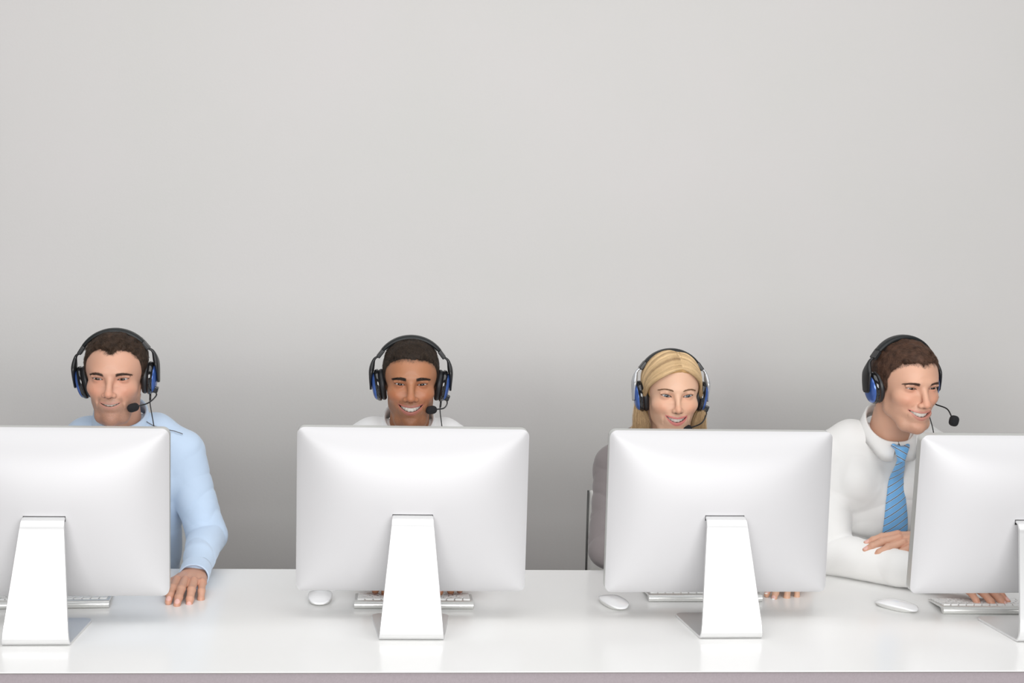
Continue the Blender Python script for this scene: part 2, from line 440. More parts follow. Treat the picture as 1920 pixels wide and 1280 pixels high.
class Clay:
    """scalar field on a regular grid; negative is inside"""
    def __init__(s, lo, hi, h):
        s.h = h; s.lo = np.array(lo, float)
        n = [int(math.ceil((hi[i] - lo[i]) / h)) + 1 for i in range(3)]
        s.ax = [(lo[i] + h * np.arange(n[i])).astype(np.float32) for i in range(3)]
        s.F = np.full(n, 1.0, dtype=np.float32)
    def block(s, lo, hi):
        sl = []; ax = []
        for i in range(3):
            a = int(np.searchsorted(s.ax[i], lo[i])); b = int(np.searchsorted(s.ax[i], hi[i]))
            a = max(0, a); b = min(len(s.ax[i]), b)
            if b <= a: return None
            sl.append(slice(a, b)); ax.append(s.ax[i][a:b])
        return tuple(sl), ax[0][:, None, None], ax[1][None, :, None], ax[2][None, None, :]
    def _mix(s, sl, d, k, mode):
        F = s.F[sl]
        if mode == 'add':
            if k > 0:
                h = np.maximum(k - np.abs(F - d), 0) / k; s.F[sl] = np.minimum(F, d) - h * h * h * k * 0.2
            else: s.F[sl] = np.minimum(F, d)
        else:
            d = -d
            if k > 0:
                h = np.maximum(k - np.abs(F - d), 0) / k; s.F[sl] = np.maximum(F, d) + h * h * h * k * 0.2
            else: s.F[sl] = np.maximum(F, d)
    def ell(s, c, r, k=0.01, rot=None, mode='add', sym=False):
        for sg in ((1, -1) if sym else (1,)):
            cc = (c[0] * sg, c[1], c[2]); m = k + 3 * s.h + 0.004
            rr = max(r) if rot is not None else None
            R = [(rr or r[i]) + m for i in range(3)]
            b = s.block([cc[i] - R[i] for i in range(3)], [cc[i] + R[i] for i in range(3)])
            if b is None: continue
            sl, X, Y, Z = b; X = X - cc[0]; Y = Y - cc[1]; Z = Z - cc[2]
            if rot is not None:
                Q = np.array(Matrix.Rotation(rot[0], 3, 'X') @ Matrix.Rotation(rot[1] * sg, 3, 'Y') @ Matrix.Rotation(rot[2] * sg, 3, 'Z'))
                X, Y, Z = (Q[0, 0] * X + Q[1, 0] * Y + Q[2, 0] * Z, Q[0, 1] * X + Q[1, 1] * Y + Q[2, 1] * Z, Q[0, 2] * X + Q[1, 2] * Y + Q[2, 2] * Z)
            k0 = np.sqrt((X / r[0]) ** 2 + (Y / r[1]) ** 2 + (Z / r[2]) ** 2)
            k1 = np.sqrt((X / r[0] ** 2) ** 2 + (Y / r[1] ** 2) ** 2 + (Z / r[2] ** 2) ** 2) + 1e-6
            s._mix(sl, (k0 * (k0 - 1) / k1).astype(np.float32), k, mode)
    def cone(s, a, b, ra, rb, k=0.01, mode='add', sym=False, flat=None):
        """capsule with two radii; flat=(axis vector, factor) squashes it along an axis"""
        for sg in ((1, -1) if sym else (1,)):
            A = np.array((a[0] * sg, a[1], a[2]), float); B = np.array((b[0] * sg, b[1], b[2]), float)
            m = max(ra, rb) + k + 3 * s.h + 0.003
            q = s.block(np.minimum(A, B) - m, np.maximum(A, B) + m)
            if q is None: continue
            sl, X, Y, Z = q; BA = B - A; L2 = max(1e-12, BA @ BA)
            X = X - A[0]; Y = Y - A[1]; Z = Z - A[2]
            t = np.clip((X * BA[0] + Y * BA[1] + Z * BA[2]) / L2, 0, 1)
            dx = X - t * BA[0]; dy = Y - t * BA[1]; dz = Z - t * BA[2]
            d2 = dx * dx + dy * dy + dz * dz
            if flat is not None:
                f = unit((flat[0][0] * sg, flat[0][1], flat[0][2])); dd = dx * f[0] + dy * f[1] + dz * f[2]
                d2 = d2 + dd * dd * (flat[1] ** 2 - 1)
            s._mix(sl, (np.sqrt(d2) - (ra + (rb - ra) * t)).astype(np.float32), k, mode)
    def tube(s, pts, rad_, k=0.01, mode='add', sym=False, flat=None):
        if not hasattr(rad_, '__len__'): rad_ = [rad_] * len(pts)
        for i in range(len(pts) - 1): s.cone(pts[i], pts[i + 1], rad_[i], rad_[i + 1], k, mode, sym, flat)
    def puff(s, c, sg3, amp, sym=False):
        """raise (amp>0) or press in the surface round c"""
        for g in ((1, -1) if sym else (1,)):
            cc = (c[0] * g, c[1], c[2])
            q = s.block([cc[i] - 3 * sg3[i] for i in range(3)], [cc[i] + 3 * sg3[i] for i in range(3)])
            if q is None: continue
            sl, X, Y, Z = q
            w = np.exp(-0.5 * (((X - cc[0]) / sg3[0]) ** 2)) * np.exp(-0.5 * (((Y - cc[1]) / sg3[1]) ** 2)) * np.exp(-0.5 * (((Z - cc[2]) / sg3[2]) ** 2))
            w = np.maximum(w - 0.011, 0)
            s.F[sl] -= (amp * w).astype(np.float32)
    def field(s, fn, lo, hi, k, mode):
        q = s.block(lo, hi)
        if q is None: return
        sl, X, Y, Z = q; s._mix(sl, fn(X, Y, Z).astype(np.float32), k, mode)
    def extract(s):
        """naive surface nets"""
        F = s.F; I = F < 0
        nx, ny, nz = F.shape
        c = I[:-1, :-1, :-1].astype(np.uint8)
        for dx in (0, 1):
            for dy in (0, 1):
                for dz in (0, 1):
                    if dx or dy or dz: c = c + I[dx:nx - 1 + dx, dy:ny - 1 + dy, dz:nz - 1 + dz]
        act = np.argwhere((c > 0) & (c < 8)); n = len(act)
        idx = np.full(c.shape, -1, dtype=np.int32); idx[act[:, 0], act[:, 1], act[:, 2]] = np.arange(n)
        acc = np.zeros((n, 3)); cnt = np.zeros(n)
        cor = [(a, b, d) for a in (0, 1) for b in (0, 1) for d in (0, 1)]
        val = {q: F[act[:, 0] + q[0], act[:, 1] + q[1], act[:, 2] + q[2]].astype(np.float64) for q in cor}
        for q in cor:
            for ax in range(3):
                if q[ax] == 0:
                    p = list(q); p[ax] = 1; p = tuple(p); a, b = val[q], val[p]
                    m = (a < 0) != (b < 0); t = np.where(m, a / np.where(m, a - b, 1), 0)
                    for j in range(3):
                        acc[:, j] += np.where(m, (t if j == ax else q[j]), 0)
                    cnt += m
        V = (act + acc / cnt[:, None]) * s.h + np.array([s.ax[0][0], s.ax[1][0], s.ax[2][0]])
        faces = []
        for ax in range(3):
            o1, o2 = [(1, 2), (2, 0), (0, 1)][ax]
            sa = [slice(None)] * 3; sb = [slice(None)] * 3
            sa[ax] = slice(0, -1); sb[ax] = slice(1, None)
            A = I[tuple(sa)]; B = I[tuple(sb)]
            e = np.argwhere(A != B)
            e = e[(e[:, o1] > 0) & (e[:, o2] > 0) & (e[:, o1] < F.shape[o1] - 1) & (e[:, o2] < F.shape[o2] - 1)]
            ins = A[e[:, 0], e[:, 1], e[:, 2]]
            q = []
            for (u, v) in ((0, 0), (-1, 0), (-1, -1), (0, -1)):
                g = e.copy(); g[:, o1] += u; g[:, o2] += v; q.append(idx[g[:, 0], g[:, 1], g[:, 2]])
            q = np.stack(q, 1); q[~ins] = q[~ins][:, ::-1]; faces.append(q)
        Fq = np.concatenate(faces); Fq = Fq[(Fq >= 0).all(1)]
        return V, Fq

def normals(V, F):
    N = np.zeros_like(V); a = V[F[:, 2]] - V[F[:, 0]]; b = V[F[:, 3]] - V[F[:, 1]]; n = np.cross(a, b)
    for k in range(4): 
        for j in range(3): N[:, j] += np.bincount(F[:, k], weights=n[:, j], minlength=len(V))
    return N / np.maximum(1e-12, np.linalg.norm(N, axis=1))[:, None]

def relax(V, F, it=1, lam=0.5):
    """light Laplacian smoothing that removes grid stepping"""
    E = np.concatenate([F[:, [0, 1]], F[:, [1, 2]], F[:, [2, 3]], F[:, [3, 0]]]); n = len(V)
    deg = np.bincount(E[:, 0], minlength=n) + np.bincount(E[:, 1], minlength=n)
    for i in range(it):
        for l in (lam, -lam * 1.04):
            S = np.zeros_like(V)
            for j in range(3):
                S[:, j] = np.bincount(E[:, 0], weights=V[E[:, 1], j], minlength=n) + np.bincount(E[:, 1], weights=V[E[:, 0], j], minlength=n)
            V = V + l * (S / np.maximum(deg, 1)[:, None] - V)
    return V

def wob(P, freq, seed, octaves=3, aniso=(1, 1, 1)):
    """smooth random field in about -1..1"""
    rng = np.random.RandomState(seed); out = np.zeros(len(P)); amp = 1.0; tot = 0
    for o in range(octaves):
        for k in range(6):
            d = rng.normal(size=3); d /= np.linalg.norm(d); d = d * freq * (2 ** o) * rng.uniform(0.6, 1.4) * np.array(aniso)
            out += amp * np.sin(P @ d + rng.uniform(0, 6.28))
        tot += amp * 2.4; amp *= 0.5
    return out / tot

def smooth01(x, a, b):
    t = np.clip((x - a) / (b - a), 0, 1); return t * t * (3 - 2 * t)
def lerp3(c, d, w): return c * (1 - w)[:, None] + np.array(d)[None, :] * w[:, None]

# ------------------------------------------------------------------ heads
# head frame: x to the camera's right, -y out of the face, z up, origin level with the eyes
SK = (((0, 0.010, 0.026), (0.0765, 0.0985, 0.0750)), ((0, -0.03, 0.016), (0.066, 0.0685, 0.064)))
def sculpt_head(c):
    h = c.get('h', 0.00125)
    jw = c.get('jaw', 1.0); fw_ = c.get('face_w', 1.0)
    nb = np.array(c['neck'])                      # neck base in the head frame
    G = Clay((-0.088, -0.135, -0.165), (0.088, 0.112, 0.128), h)
    G.ell(SK[0][0], (SK[0][1][0] * fw_,) + SK[0][1][1:], 0.0)
    G.ell(SK[1][0], (SK[1][1][0] * fw_,) + SK[1][1][1:], 0.02)
    G.ell((0, -0.030, -0.040), (0.0600 * fw_, 0.062, 0.064 * c.get('face_l', 1.0)), 0.022)
    # jaw line, chin, cheekbones
    ch = -0.1045 * c.get('face_l', 1.0)
    G.tube([(0.052 * fw_, 0.004, -0.030), (0.0445 * fw_ * jw, -0.008, -0.066), (0.027 * jw, -0.058, ch + 0.006), (0.0, -0.076, ch + 0.001)],
           [0.012, 0.014, 0.0145, 0.0135], 0.026, sym=True)
    G.ell((0, -0.0805, ch + 0.004), (0.021 * jw, 0.0145, 0.0135), 0.014)
    G.ell((0.0415 * fw_, -0.057, -0.028), (0.021, 0.022, 0.018), 0.022, sym=True)
    # muzzle, brow
    G.ell((0, -0.070, -0.063), (0.033, 0.0285, 0.030), 0.022)
    bz_ = c.get('brow', 0.0062) / 0.0062
    G.puff((0.030, -0.084, 0.0155), (0.014, 0.014, 0.0065), 0.0042 * bz_, sym=True)
    G.puff((0.013, -0.090, 0.014), (0.008, 0.012, 0.007), 0.0022 * bz_, sym=True)
    # eye sockets
    ex, ez = c.get('eye_x', 0.0305), -0.001
    G.ell((ex + 0.001, -0.1035, ez - 0.002), (0.0190, 0.0190, 0.0130), 0.012, mode='cut', sym=True)
    G.puff((0.0135, -0.087, -0.004), (0.006, 0.008, 0.009), -0.0022, sym=True)
    # nose
    nl, nw, nt = c.get('nose_l', 1.0), c.get('nose_w', 1.0), c.get('nose_t', 1.0)
    zt = -0.0345 * nl; yt = -0.1075 - 0.0085 * nt
    G.cone((0, -0.0865, 0.012), (0, yt + 0.008, zt + 0.006), 0.0058 * nw, 0.0084 * nw, 0.012)
    G.ell((0, yt + 0.0045, zt), (0.0098 * nw, 0.0098, 0.0086), 0.008)
    G.ell((0.0115 * nw, yt + 0.0125, zt - 0.0035), (0.0062 * nw, 0.0082, 0.0060), 0.0085, sym=True)
    G.cone((0, yt + 0.010, zt - 0.007), (0, -0.094, zt - 0.014), 0.0042, 0.0045, 0.007)
    G.ell((0.0062 * nw, yt + 0.0085, zt - 0.0100), (0.0036 * nw, 0.0046, 0.0040), 0.002, mode='cut', sym=True)
    # smile: cheeks lift, folds run from the nose past the mouth corners
    sm = c.get('smile', 1.0)
    G.puff((0.036, -0.083, -0.032), (0.012, 0.016, 0.011), 0.0046 * sm, sym=True)
    G.tube([(0.0185 * nw, -0.0960, -0.0370 * nl), (0.0275, -0.0925, -0.050), (0.0345, -0.0850, -0.062), (0.0345, -0.080, -0.072)],
           [0.0016, 0.0022, 0.0020, 0.0012], 0.0065 * min(1, sm) + 0.001, mode='cut', sym=True)
    # mouth
    mw, mz, op, lift = c['mouth_w'], c.get('mouth_z', -0.0635), c['open'], c.get('lift', 0.005)
    ym = lambda x: -0.0985 + (x * x) / (2 * 0.030)
    up = lambda x: mz + lift * (np.abs(x) / mw) ** 1.7
    lo = lambda x: mz + lift - (op + lift) * (1 - np.clip(np.abs(x) / mw, 0, 1) ** 2.0)
    G.ell((0, -0.0815, mz - 0.003), (mw * 0.95, 0.0145, 0.0155), 0.012)
    us = np.linspace(-1, 1, 13)
    tu, tl = c.get('lip_u', 0.0034), c.get('lip_l', 0.0050)
    pu = []; ru = []; pl = []; rl = []
    for u in us:
        x = u * mw; e = (1 - u * u) ** 0.5
        pu.append((x, ym(x) + 0.0025 + 0.003 * (1 - e), up(x) + tu * 0.62 * e)); ru.append(0.0011 + tu * 0.62 * e)
        pl.append((x, ym(x) + 0.0040 + 0.003 * (1 - e), lo(x) - tl * 0.62 * e)); rl.append(0.0011 + tl * 0.62 * e)
    G.tube(pu, ru, 0.0022); G.tube(pl, rl, 0.0022)
    G.puff((0, -0.102, mz + 0.0125), (0.0035, 0.008, 0.0055), -0.0016)
    G.puff((0, -0.096, mz - op - 0.0165), (0.014, 0.010, 0.0042), -0.0030)
    G.puff((mw + 0.004, -0.084, mz + lift), (0.004, 0.009, 0.006), -0.0024, sym=True)
    def gap(X, Y, Z):
        d = np.maximum(Z - up(X), lo(X) - Z); d = np.maximum(d, np.abs(X) - mw)
        return np.maximum(d, Y - (ym(X) + 0.017)) + 0 * Y
    G.field(gap, (-mw - 0.004, -0.125, mz - 0.03), (mw + 0.004, -0.055, mz + 0.02), 0.0010, 'cut')
    # eyelids with an almond opening
    er = 0.0121; ey = -0.0752
    hu, hl = c.get('lid_u', 0.0048), c.get('lid_l', 0.0040); ew = c.get('eye_w', 0.0130)
    for sg in (1, -1):
        cx = sg * ex
        G.ell((cx, ey, ez), (er + 0.0019, er + 0.0017, er + 0.0016), 0.0045)
    G.tube([(ex - 0.012, ey - 0.0095, ez + 0.0075), (ex, ey - 0.0140, ez + 0.0098), (ex + 0.0135, ey - 0.0075, ez + 0.0068)], [0.0028, 0.0034, 0.0030], 0.006, sym=True)
    cant = c.get('cant', 0.0010)
    def almond(cx, sg):
        def fn(X, Y, Z):
            v = (X - cx) * sg / ew; q = np.clip(v, -1, 1); base = ez + cant * q
            zu = base + hu * (1 - np.abs(q - 0.08) ** 2.2); zl = base - hl * (1 - np.abs(q + 0.05) ** 2.0)
            d = np.maximum(Z - zu, zl - Z); d = np.maximum(d, (np.abs(v) - 1) * ew)
            return np.maximum(d, Y - (ey - 0.001))
        return fn
    for sg in (1, -1):
        G.field(almond(sg * ex, sg), (sg * ex - 0.018, -0.110, ez - 0.012), (sg * ex + 0.018, ey + 0.004, ez + 0.012), 0.0007, 'cut')
    # ears (mostly under the cushions)
    G.ell((0.0755 * fw_, 0.014, -0.010), (0.0075, 0.0165, 0.029), 0.006, rot=(rad(-12), 0, 0), sym=True)
    G.ell((0.084 * fw_, 0.012, -0.006), (0.0045, 0.0085, 0.015), 0.003, mode='cut', sym=True)
    # neck
    nr = c.get('neck_r', 0.053)
    G.cone((0, 0.034, -0.062), tuple(nb), nr * 0.92, nr * 1.04, 0.020)
    for sgn in (1, -1):
        G.cone((sgn * 0.047, 0.040, -0.060), (nb[0] + sgn * 0.018, nb[1] - nr * 0.80, nb[2] + 0.0), 0.008, 0.010, 0.016)
    V, Fq = G.extract(); V = relax(V, Fq, 2, 0.45)
    # cut nothing: the open base is inside the collar
    # ---------------- colours
    x, y, z = V[:, 0], V[:, 1], V[:, 2]
    skin = np.array(c['skin']); C = np.tile(skin, (len(V), 1))
    n1 = wob(V, 55, c['seed'], 3)
    C *= (1 + 0.05 * n1)[:, None]
    def g(cx, cy, cz, sx, sy, sz, both=True):
        ax_ = np.abs(x) if both else x
        return np.exp(-0.5 * (((ax_ - cx) / sx) ** 2 + ((y - cy) / sy) ** 2 + ((z - cz) / sz) ** 2))
    red = np.array(c.get('flush', skin * np.array((1.0, 0.72, 0.66))))
    C = lerp3(C, red, np.clip(0.55 * g(0.038, -0.08, -0.034, 0.015, 0.03, 0.013) + 0.5 * g(0, yt, zt, 0.010, 0.012, 0.010) + 0.35 * g(0, -0.08, ch, 0.02, 0.02, 0.012)
                              + 0.5 * g(ex, -0.088, ez - 0.002, 0.015, 0.01, 0.008), 0, 1))
    # stubble
    st = c.get('stubble', 0.0)
    if st:
        lower = smooth01(-z, 0.046, 0.062) * smooth01(-y, -0.02, 0.02)
        cheek = 1 - g(0.030, -0.085, -0.045, 0.016, 0.03, 0.017) * 1.3
        m = np.clip(lower * np.clip(cheek, 0, 1), 0, 1) * smooth01(z, ch - 0.024, ch - 0.004)
        mous = np.exp(-0.5 * ((z - (mz + 0.0125)) / 0.0048) ** 2) * (np.abs(x) < 0.03) * (y < -0.075)
        m = np.clip(np.maximum(m, mous) * (0.8 + 0.25 * wob(V, 120, 7, 3) + 0.22 * np.random.RandomState(4).normal(size=len(V))), 0, 1) * st
        C = lerp3(C, skin * 0.22 + np.array(c['hair_col']) * 0.5, m * 0.75)
    # sideburn / scalp shadow under the hair is hair's own mesh; lips
    xx = np.clip(np.abs(x) / mw, 0, 1); e = np.sqrt(np.maximum(1 - xx * xx, 0)); inm = (np.abs(x) < mw * 1.02) & (y < -0.070)
    UP, LO = up(x), lo(x)
    tot_u = tu * 1.75 * e + 0.0005; bow = 1 - 0.22 * np.exp(-0.5 * (x / 0.003) ** 2)
    lu = smooth01(tot_u * bow - (z - UP), -0.0006, 0.0006) * smooth01(z - UP, -0.004, -0.002)
    ll = smooth01(tl * 1.7 * e + 0.0005 - (LO - z), -0.0006, 0.0006) * smooth01(LO - z, -0.004, -0.002)
    C = lerp3(C, c['lip'], np.clip(np.maximum(lu, ll), 0, 1) * inm * c.get('lip_amt', 0.8))
    inner = (z < UP + 0.0002) & (z > LO - 0.0002) & (np.abs(x) < mw) & (y > ym(x) + 0.0048) & (y < -0.05)
    C[inner] = (0.10, 0.025, 0.02)
    # nostril hollows with their shade painted dark, lash lines
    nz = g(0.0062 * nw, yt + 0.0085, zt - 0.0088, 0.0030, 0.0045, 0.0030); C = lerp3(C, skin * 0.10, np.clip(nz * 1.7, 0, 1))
    for sg in (1, -1):
        v = (x - sg * ex) * sg / ew; q = np.clip(v, -1, 1); base = ez + cant * q
        zu = base + hu * (1 - np.abs(q - 0.08) ** 2.2); zl = base - hl * (1 - np.abs(q + 0.05) ** 2.0)
        near = (np.abs(v) < 1.08) & (y < ey) 
        lash = np.exp(-0.5 * ((z - zu - 0.0002) / c.get('lash_w', 0.0008)) ** 2) * near
        C = lerp3(C, c['lash'], np.clip(lash * 1.1, 0, 1) * c.get('lash_amt', 0.85))
        lash = np.exp(-0.5 * ((z - zl + 0.0002) / 0.0006) ** 2) * near
        C = lerp3(C, c['lash'], np.clip(lash, 0, 1) * c.get('lash_amt', 0.85) * 0.55)
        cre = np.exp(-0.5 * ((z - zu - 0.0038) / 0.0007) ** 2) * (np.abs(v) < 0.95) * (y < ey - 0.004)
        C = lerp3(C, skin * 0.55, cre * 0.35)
        # eyebrow ground colour
        bx = (np.abs(x) - (ex - 0.0165)) / 0.036
        inb = (bx > -0.04) & (bx < 1.04) & (x * sg > 0) & (y < -0.04)
        bz = c.get('brow_z', 0.0130) + c.get('brow_arch', 0.0045) * np.sin(np.clip(bx, 0, 1) * PI * 0.78) - c.get('brow_drop', 0.003) * np.clip(bx, 0, 1) ** 2
        bt = c.get('brow_t', 0.0034) * (1 - 0.65 * np.clip(bx, 0, 1) ** 1.5)
        w = smooth01(bt - np.abs(z - bz), -0.0011, 0.0011) * smooth01(bx, -0.04, 0.10) * (1 - smooth01(bx, 0.9, 1.04)) * inb
        C = lerp3(C, c['brow_col'], w * c.get('brow_amt', 0.85) * np.clip(0.85 + 0.2 * np.random.RandomState(6).normal(size=len(V)), 0, 1))
    # short hair fading into the temples
    hs_ = hairline(x, y, z, c) + 0.0022 * np.random.RandomState(8).normal(size=len(V)) + 0.003 * wob(V, 260, c['seed'], 2)
    C = lerp3(C, c['hair_col'] if not c.get('long') else np.array(c['hair_col']) * 0.9, smooth01(hs_, -0.004, c.get('fade', 0.006)) * (0.0 if c.get('long') else 0.92))
    return V, Fq, C, dict(ex=ex, ey=ey, ez=ez, er=er, mw=mw, mz=mz, op=op, up=up, lo=lo, ym=ym)

M_skin = {}
def skin_material(name, rough=0.46, sss=0.12):
    return mat(name, rough=rough, spec=0.42, sss=sss, vcol='Col', bump=(900.0, 0.12, 0.0006), sss_rad=(0.006, 0.0025, 0.0015))

def uv_sphere(c, r, n=28, colorfn=None, squash=None):
    th = np.linspace(0, PI, n); ph = np.linspace(0, 2 * PI, 2 * n, endpoint=False)
    T, P = np.meshgrid(th, ph, indexing='ij')
    # pole points toward -y so iris rings are exact
    D = np.stack([np.sin(T) * np.cos(P), -np.cos(T), np.sin(T) * np.sin(P)], -1)
    return D

M_eye = mat('eye', rough=0.16, spec=0.35, vcol='Col')
M_teeth = mat('tooth_enamel', (0.70, 0.665, 0.60), rough=0.22, sss=0.1)  # enamel darkened to stand in for the shade inside the mouth

def make_eye(info, sg, R, loc, parent, iris, gaze):
    n = 44; th = np.r_[np.linspace(0, 0.62, 26), np.linspace(0.66, PI, 22)]; ph = np.linspace(0, 2 * PI, 40, endpoint=False)
    T, P = np.meshgrid(th, ph, indexing='ij')
    bulge = 1 + 0.055 * np.exp(-(T / 0.42) ** 2)
    D = np.stack([np.sin(T) * np.cos(P), -np.cos(T), np.sin(T) * np.sin(P)], -1) * bulge[..., None]
    G = np.array(Matrix.Rotation(gaze[0], 3, 'Z') @ Matrix.Rotation(gaze[1], 3, 'X'))
    pts = (D * info['er']) @ G.T + np.array([sg * info['ex'], info['ey'], info['ez']])
    pts = pts @ R.T + loc
    t = T.ravel(); rng = np.random.RandomState(5)
    C = np.tile(np.array([0.58, 0.54, 0.52]), (len(t), 1))
    C = lerp3(C, (0.66, 0.42, 0.36), smooth01(t, 0.9, 1.3) * 0.6)
    ir = 0.52
    streak = 0.8 + 0.35 * np.sin(P.ravel() * 17 + 3 * np.sin(P.ravel() * 5))
    w = 1 - smooth01(t, ir - 0.035, ir + 0.02)
    C = C * (1 - w)[:, None] + (np.array(iris)[None, :] * streak[:, None]) * w[:, None]
    C = lerp3(C, np.array(iris) * 0.25, np.exp(-0.5 * ((t - ir + 0.01) / 0.03) ** 2) * 0.8)
    C = lerp3(C, (0.004, 0.004, 0.004), 1 - smooth01(t, 0.19, 0.225))
    nu, nv = len(th), len(ph)
    iu = np.arange(nu - 1); iv = np.arange(nv); A, B = np.meshgrid(iu, iv, indexing='ij'); B2 = (B + 1) % nv
    F = np.stack([A * nv + B, A * nv + B2, (A + 1) * nv + B2, (A + 1) * nv + B], -1).reshape(-1, 4)
    return link_mesh('eye', np_mesh('eye', pts.reshape(-1, 3), F, C), M_eye, parent)

def make_teeth(info, R, loc, parent, c):
    mw, mz, op = info['mw'], info['mz'], info['op']
    G = Clay((-mw, -0.105, mz - 0.020), (mw, -0.050, mz + 0.018), 0.0007)
    ws = [0.0084, 0.0066, 0.0074, 0.0062]; xs = []; s = 0
    arc = 0.0235
    low = c.get('teeth_low', min(0.0085, op * 0.86))
    for w in ws:
        a0 = (s + w / 2) / arc; s += w
        for sg in (1, -1):
            cx = sg * arc * math.sin(a0); cy = -0.0925 + arc * (1 - math.cos(a0)) * 1.0
            dz = 0.0007 if abs(w - 0.0066) < 1e-5 else 0.0
            cz = float(info['lo'](np.array(cx))) + 0.0004 + 0.0056 + dz * 0.6; cy += 0.0014
            ca_, sa_ = math.cos(sg * a0), math.sin(sg * a0)
            for o_ in (-0.3, 0.0, 0.3):
                G.ell((cx + o_ * w * ca_, cy + o_ * w * sa_ * 0.9, cz - 0.0006 * (abs(o_) < 0.1)), (w * 0.28, 0.0028, 0.0056), 0.0034, rot=(0, 0, sg * a0))
    V, Fq = G.extract(); V = V @ R.T + loc
    return link_mesh('teeth', np_mesh('teeth', V, Fq), M_teeth, parent)

def strands(name, lock, paths, radius, material, parent, taper=True):
    """many hairs as one curves object; paths: array [n][k][3]"""
    P = np.asarray(paths, dtype=np.float32); n, k = P.shape[:2]
    hc = bpy.data.hair_curves.new(name); hc.add_curves([k] * n)
    hc.position_data.foreach_set('vector', P.reshape(-1))
    rr = np.tile((radius * (1 - 0.85 * np.linspace(0, 1, k) ** 2) if taper else np.full(k, radius)), n).astype(np.float32)
    at = hc.attributes.get('radius') or hc.attributes.new('radius', 'FLOAT', 'POINT')
    at.data.foreach_set('value', rr)
    if lock is not None:
        la = hc.attributes.new('lock', 'FLOAT', 'CURVE'); la.data.foreach_set('value', np.asarray(lock, dtype=np.float32))
    hc.materials.append(material)
    o = bpy.data.objects.new(name, hc); COL.objects.link(o); o.parent = parent
    return o

def hair_material(name, c1, c2, rough=0.45, spec=0.35, lock=None):
    m = mat(name, c1, rough=rough, spec=spec)
    nt = m.node_tree; b = nt.nodes['Principled BSDF']
    hi = nt.nodes.new('ShaderNodeHairInfo'); r = nt.nodes.new('ShaderNodeValToRGB')
    r.color_ramp.elements[0].color = (*c1, 1); r.color_ramp.elements[1].color = (*c2, 1)
    if lock:
        at = nt.nodes.new('ShaderNodeAttribute'); at.attribute_name = 'lock'
        nt.links.new(at.outputs['Fac'], r.inputs['Fac'])
    else:
        nt.links.new(hi.outputs['Random'], r.inputs['Fac'])
    nt.links.new(r.outputs['Color'], b.inputs['Base Color'])
    return m

# ------------------------------------------------------------------ hair
def cran(P, c, grow=0.0):
    """approximate distance to the skull (head frame)"""
    fw_ = c.get('face_w', 1.0); d = None
    for (cc, r) in SK:
        Q = P - np.array(cc); r = np.array((r[0] * fw_, r[1], r[2]))
        k0 = np.sqrt(((Q / r) ** 2).sum(-1)); k1 = np.sqrt(((Q / r ** 2) ** 2).sum(-1)) + 1e-6
        e = k0 * (k0 - 1) / k1
        if d is None: d = e
        else:
            h = np.maximum(0.02 - np.abs(d - e), 0) / 0.02; d = np.minimum(d, e) - h * h * h * 0.02 * 0.2
    return d - grow

def hairline(x, y, z, c):
    ys = [-.12, -.088, -.075, -.060, -.045, -.034, -.026, -.016, 0.0, .02, .035, .05, .12]
    f = c.get('hl', .062) - .006
    ls = [f, f, f - .001, f - .008, f - .022, .012, -.008, -.024, -.026, -.030, -.055, -.078, -.085]
    ls = c.get('hl_tab', ls)
    L = np.interp(y, ys, ls)
    L = L + c.get('recess', 0.0) * np.exp(-0.5 * ((np.abs(x) - 0.036) / 0.011) ** 2) * (y < -0.02)
    L = L - c.get('peak', 0.0) * np.exp(-0.5 * ((x - c.get('peak_x', 0)) / 0.010) ** 2) * (y < -0.04)
    if c.get('long'): L = L - 0.009 * smooth01(-x, -0.01, 0.045) * (y < 0)
    return z - L

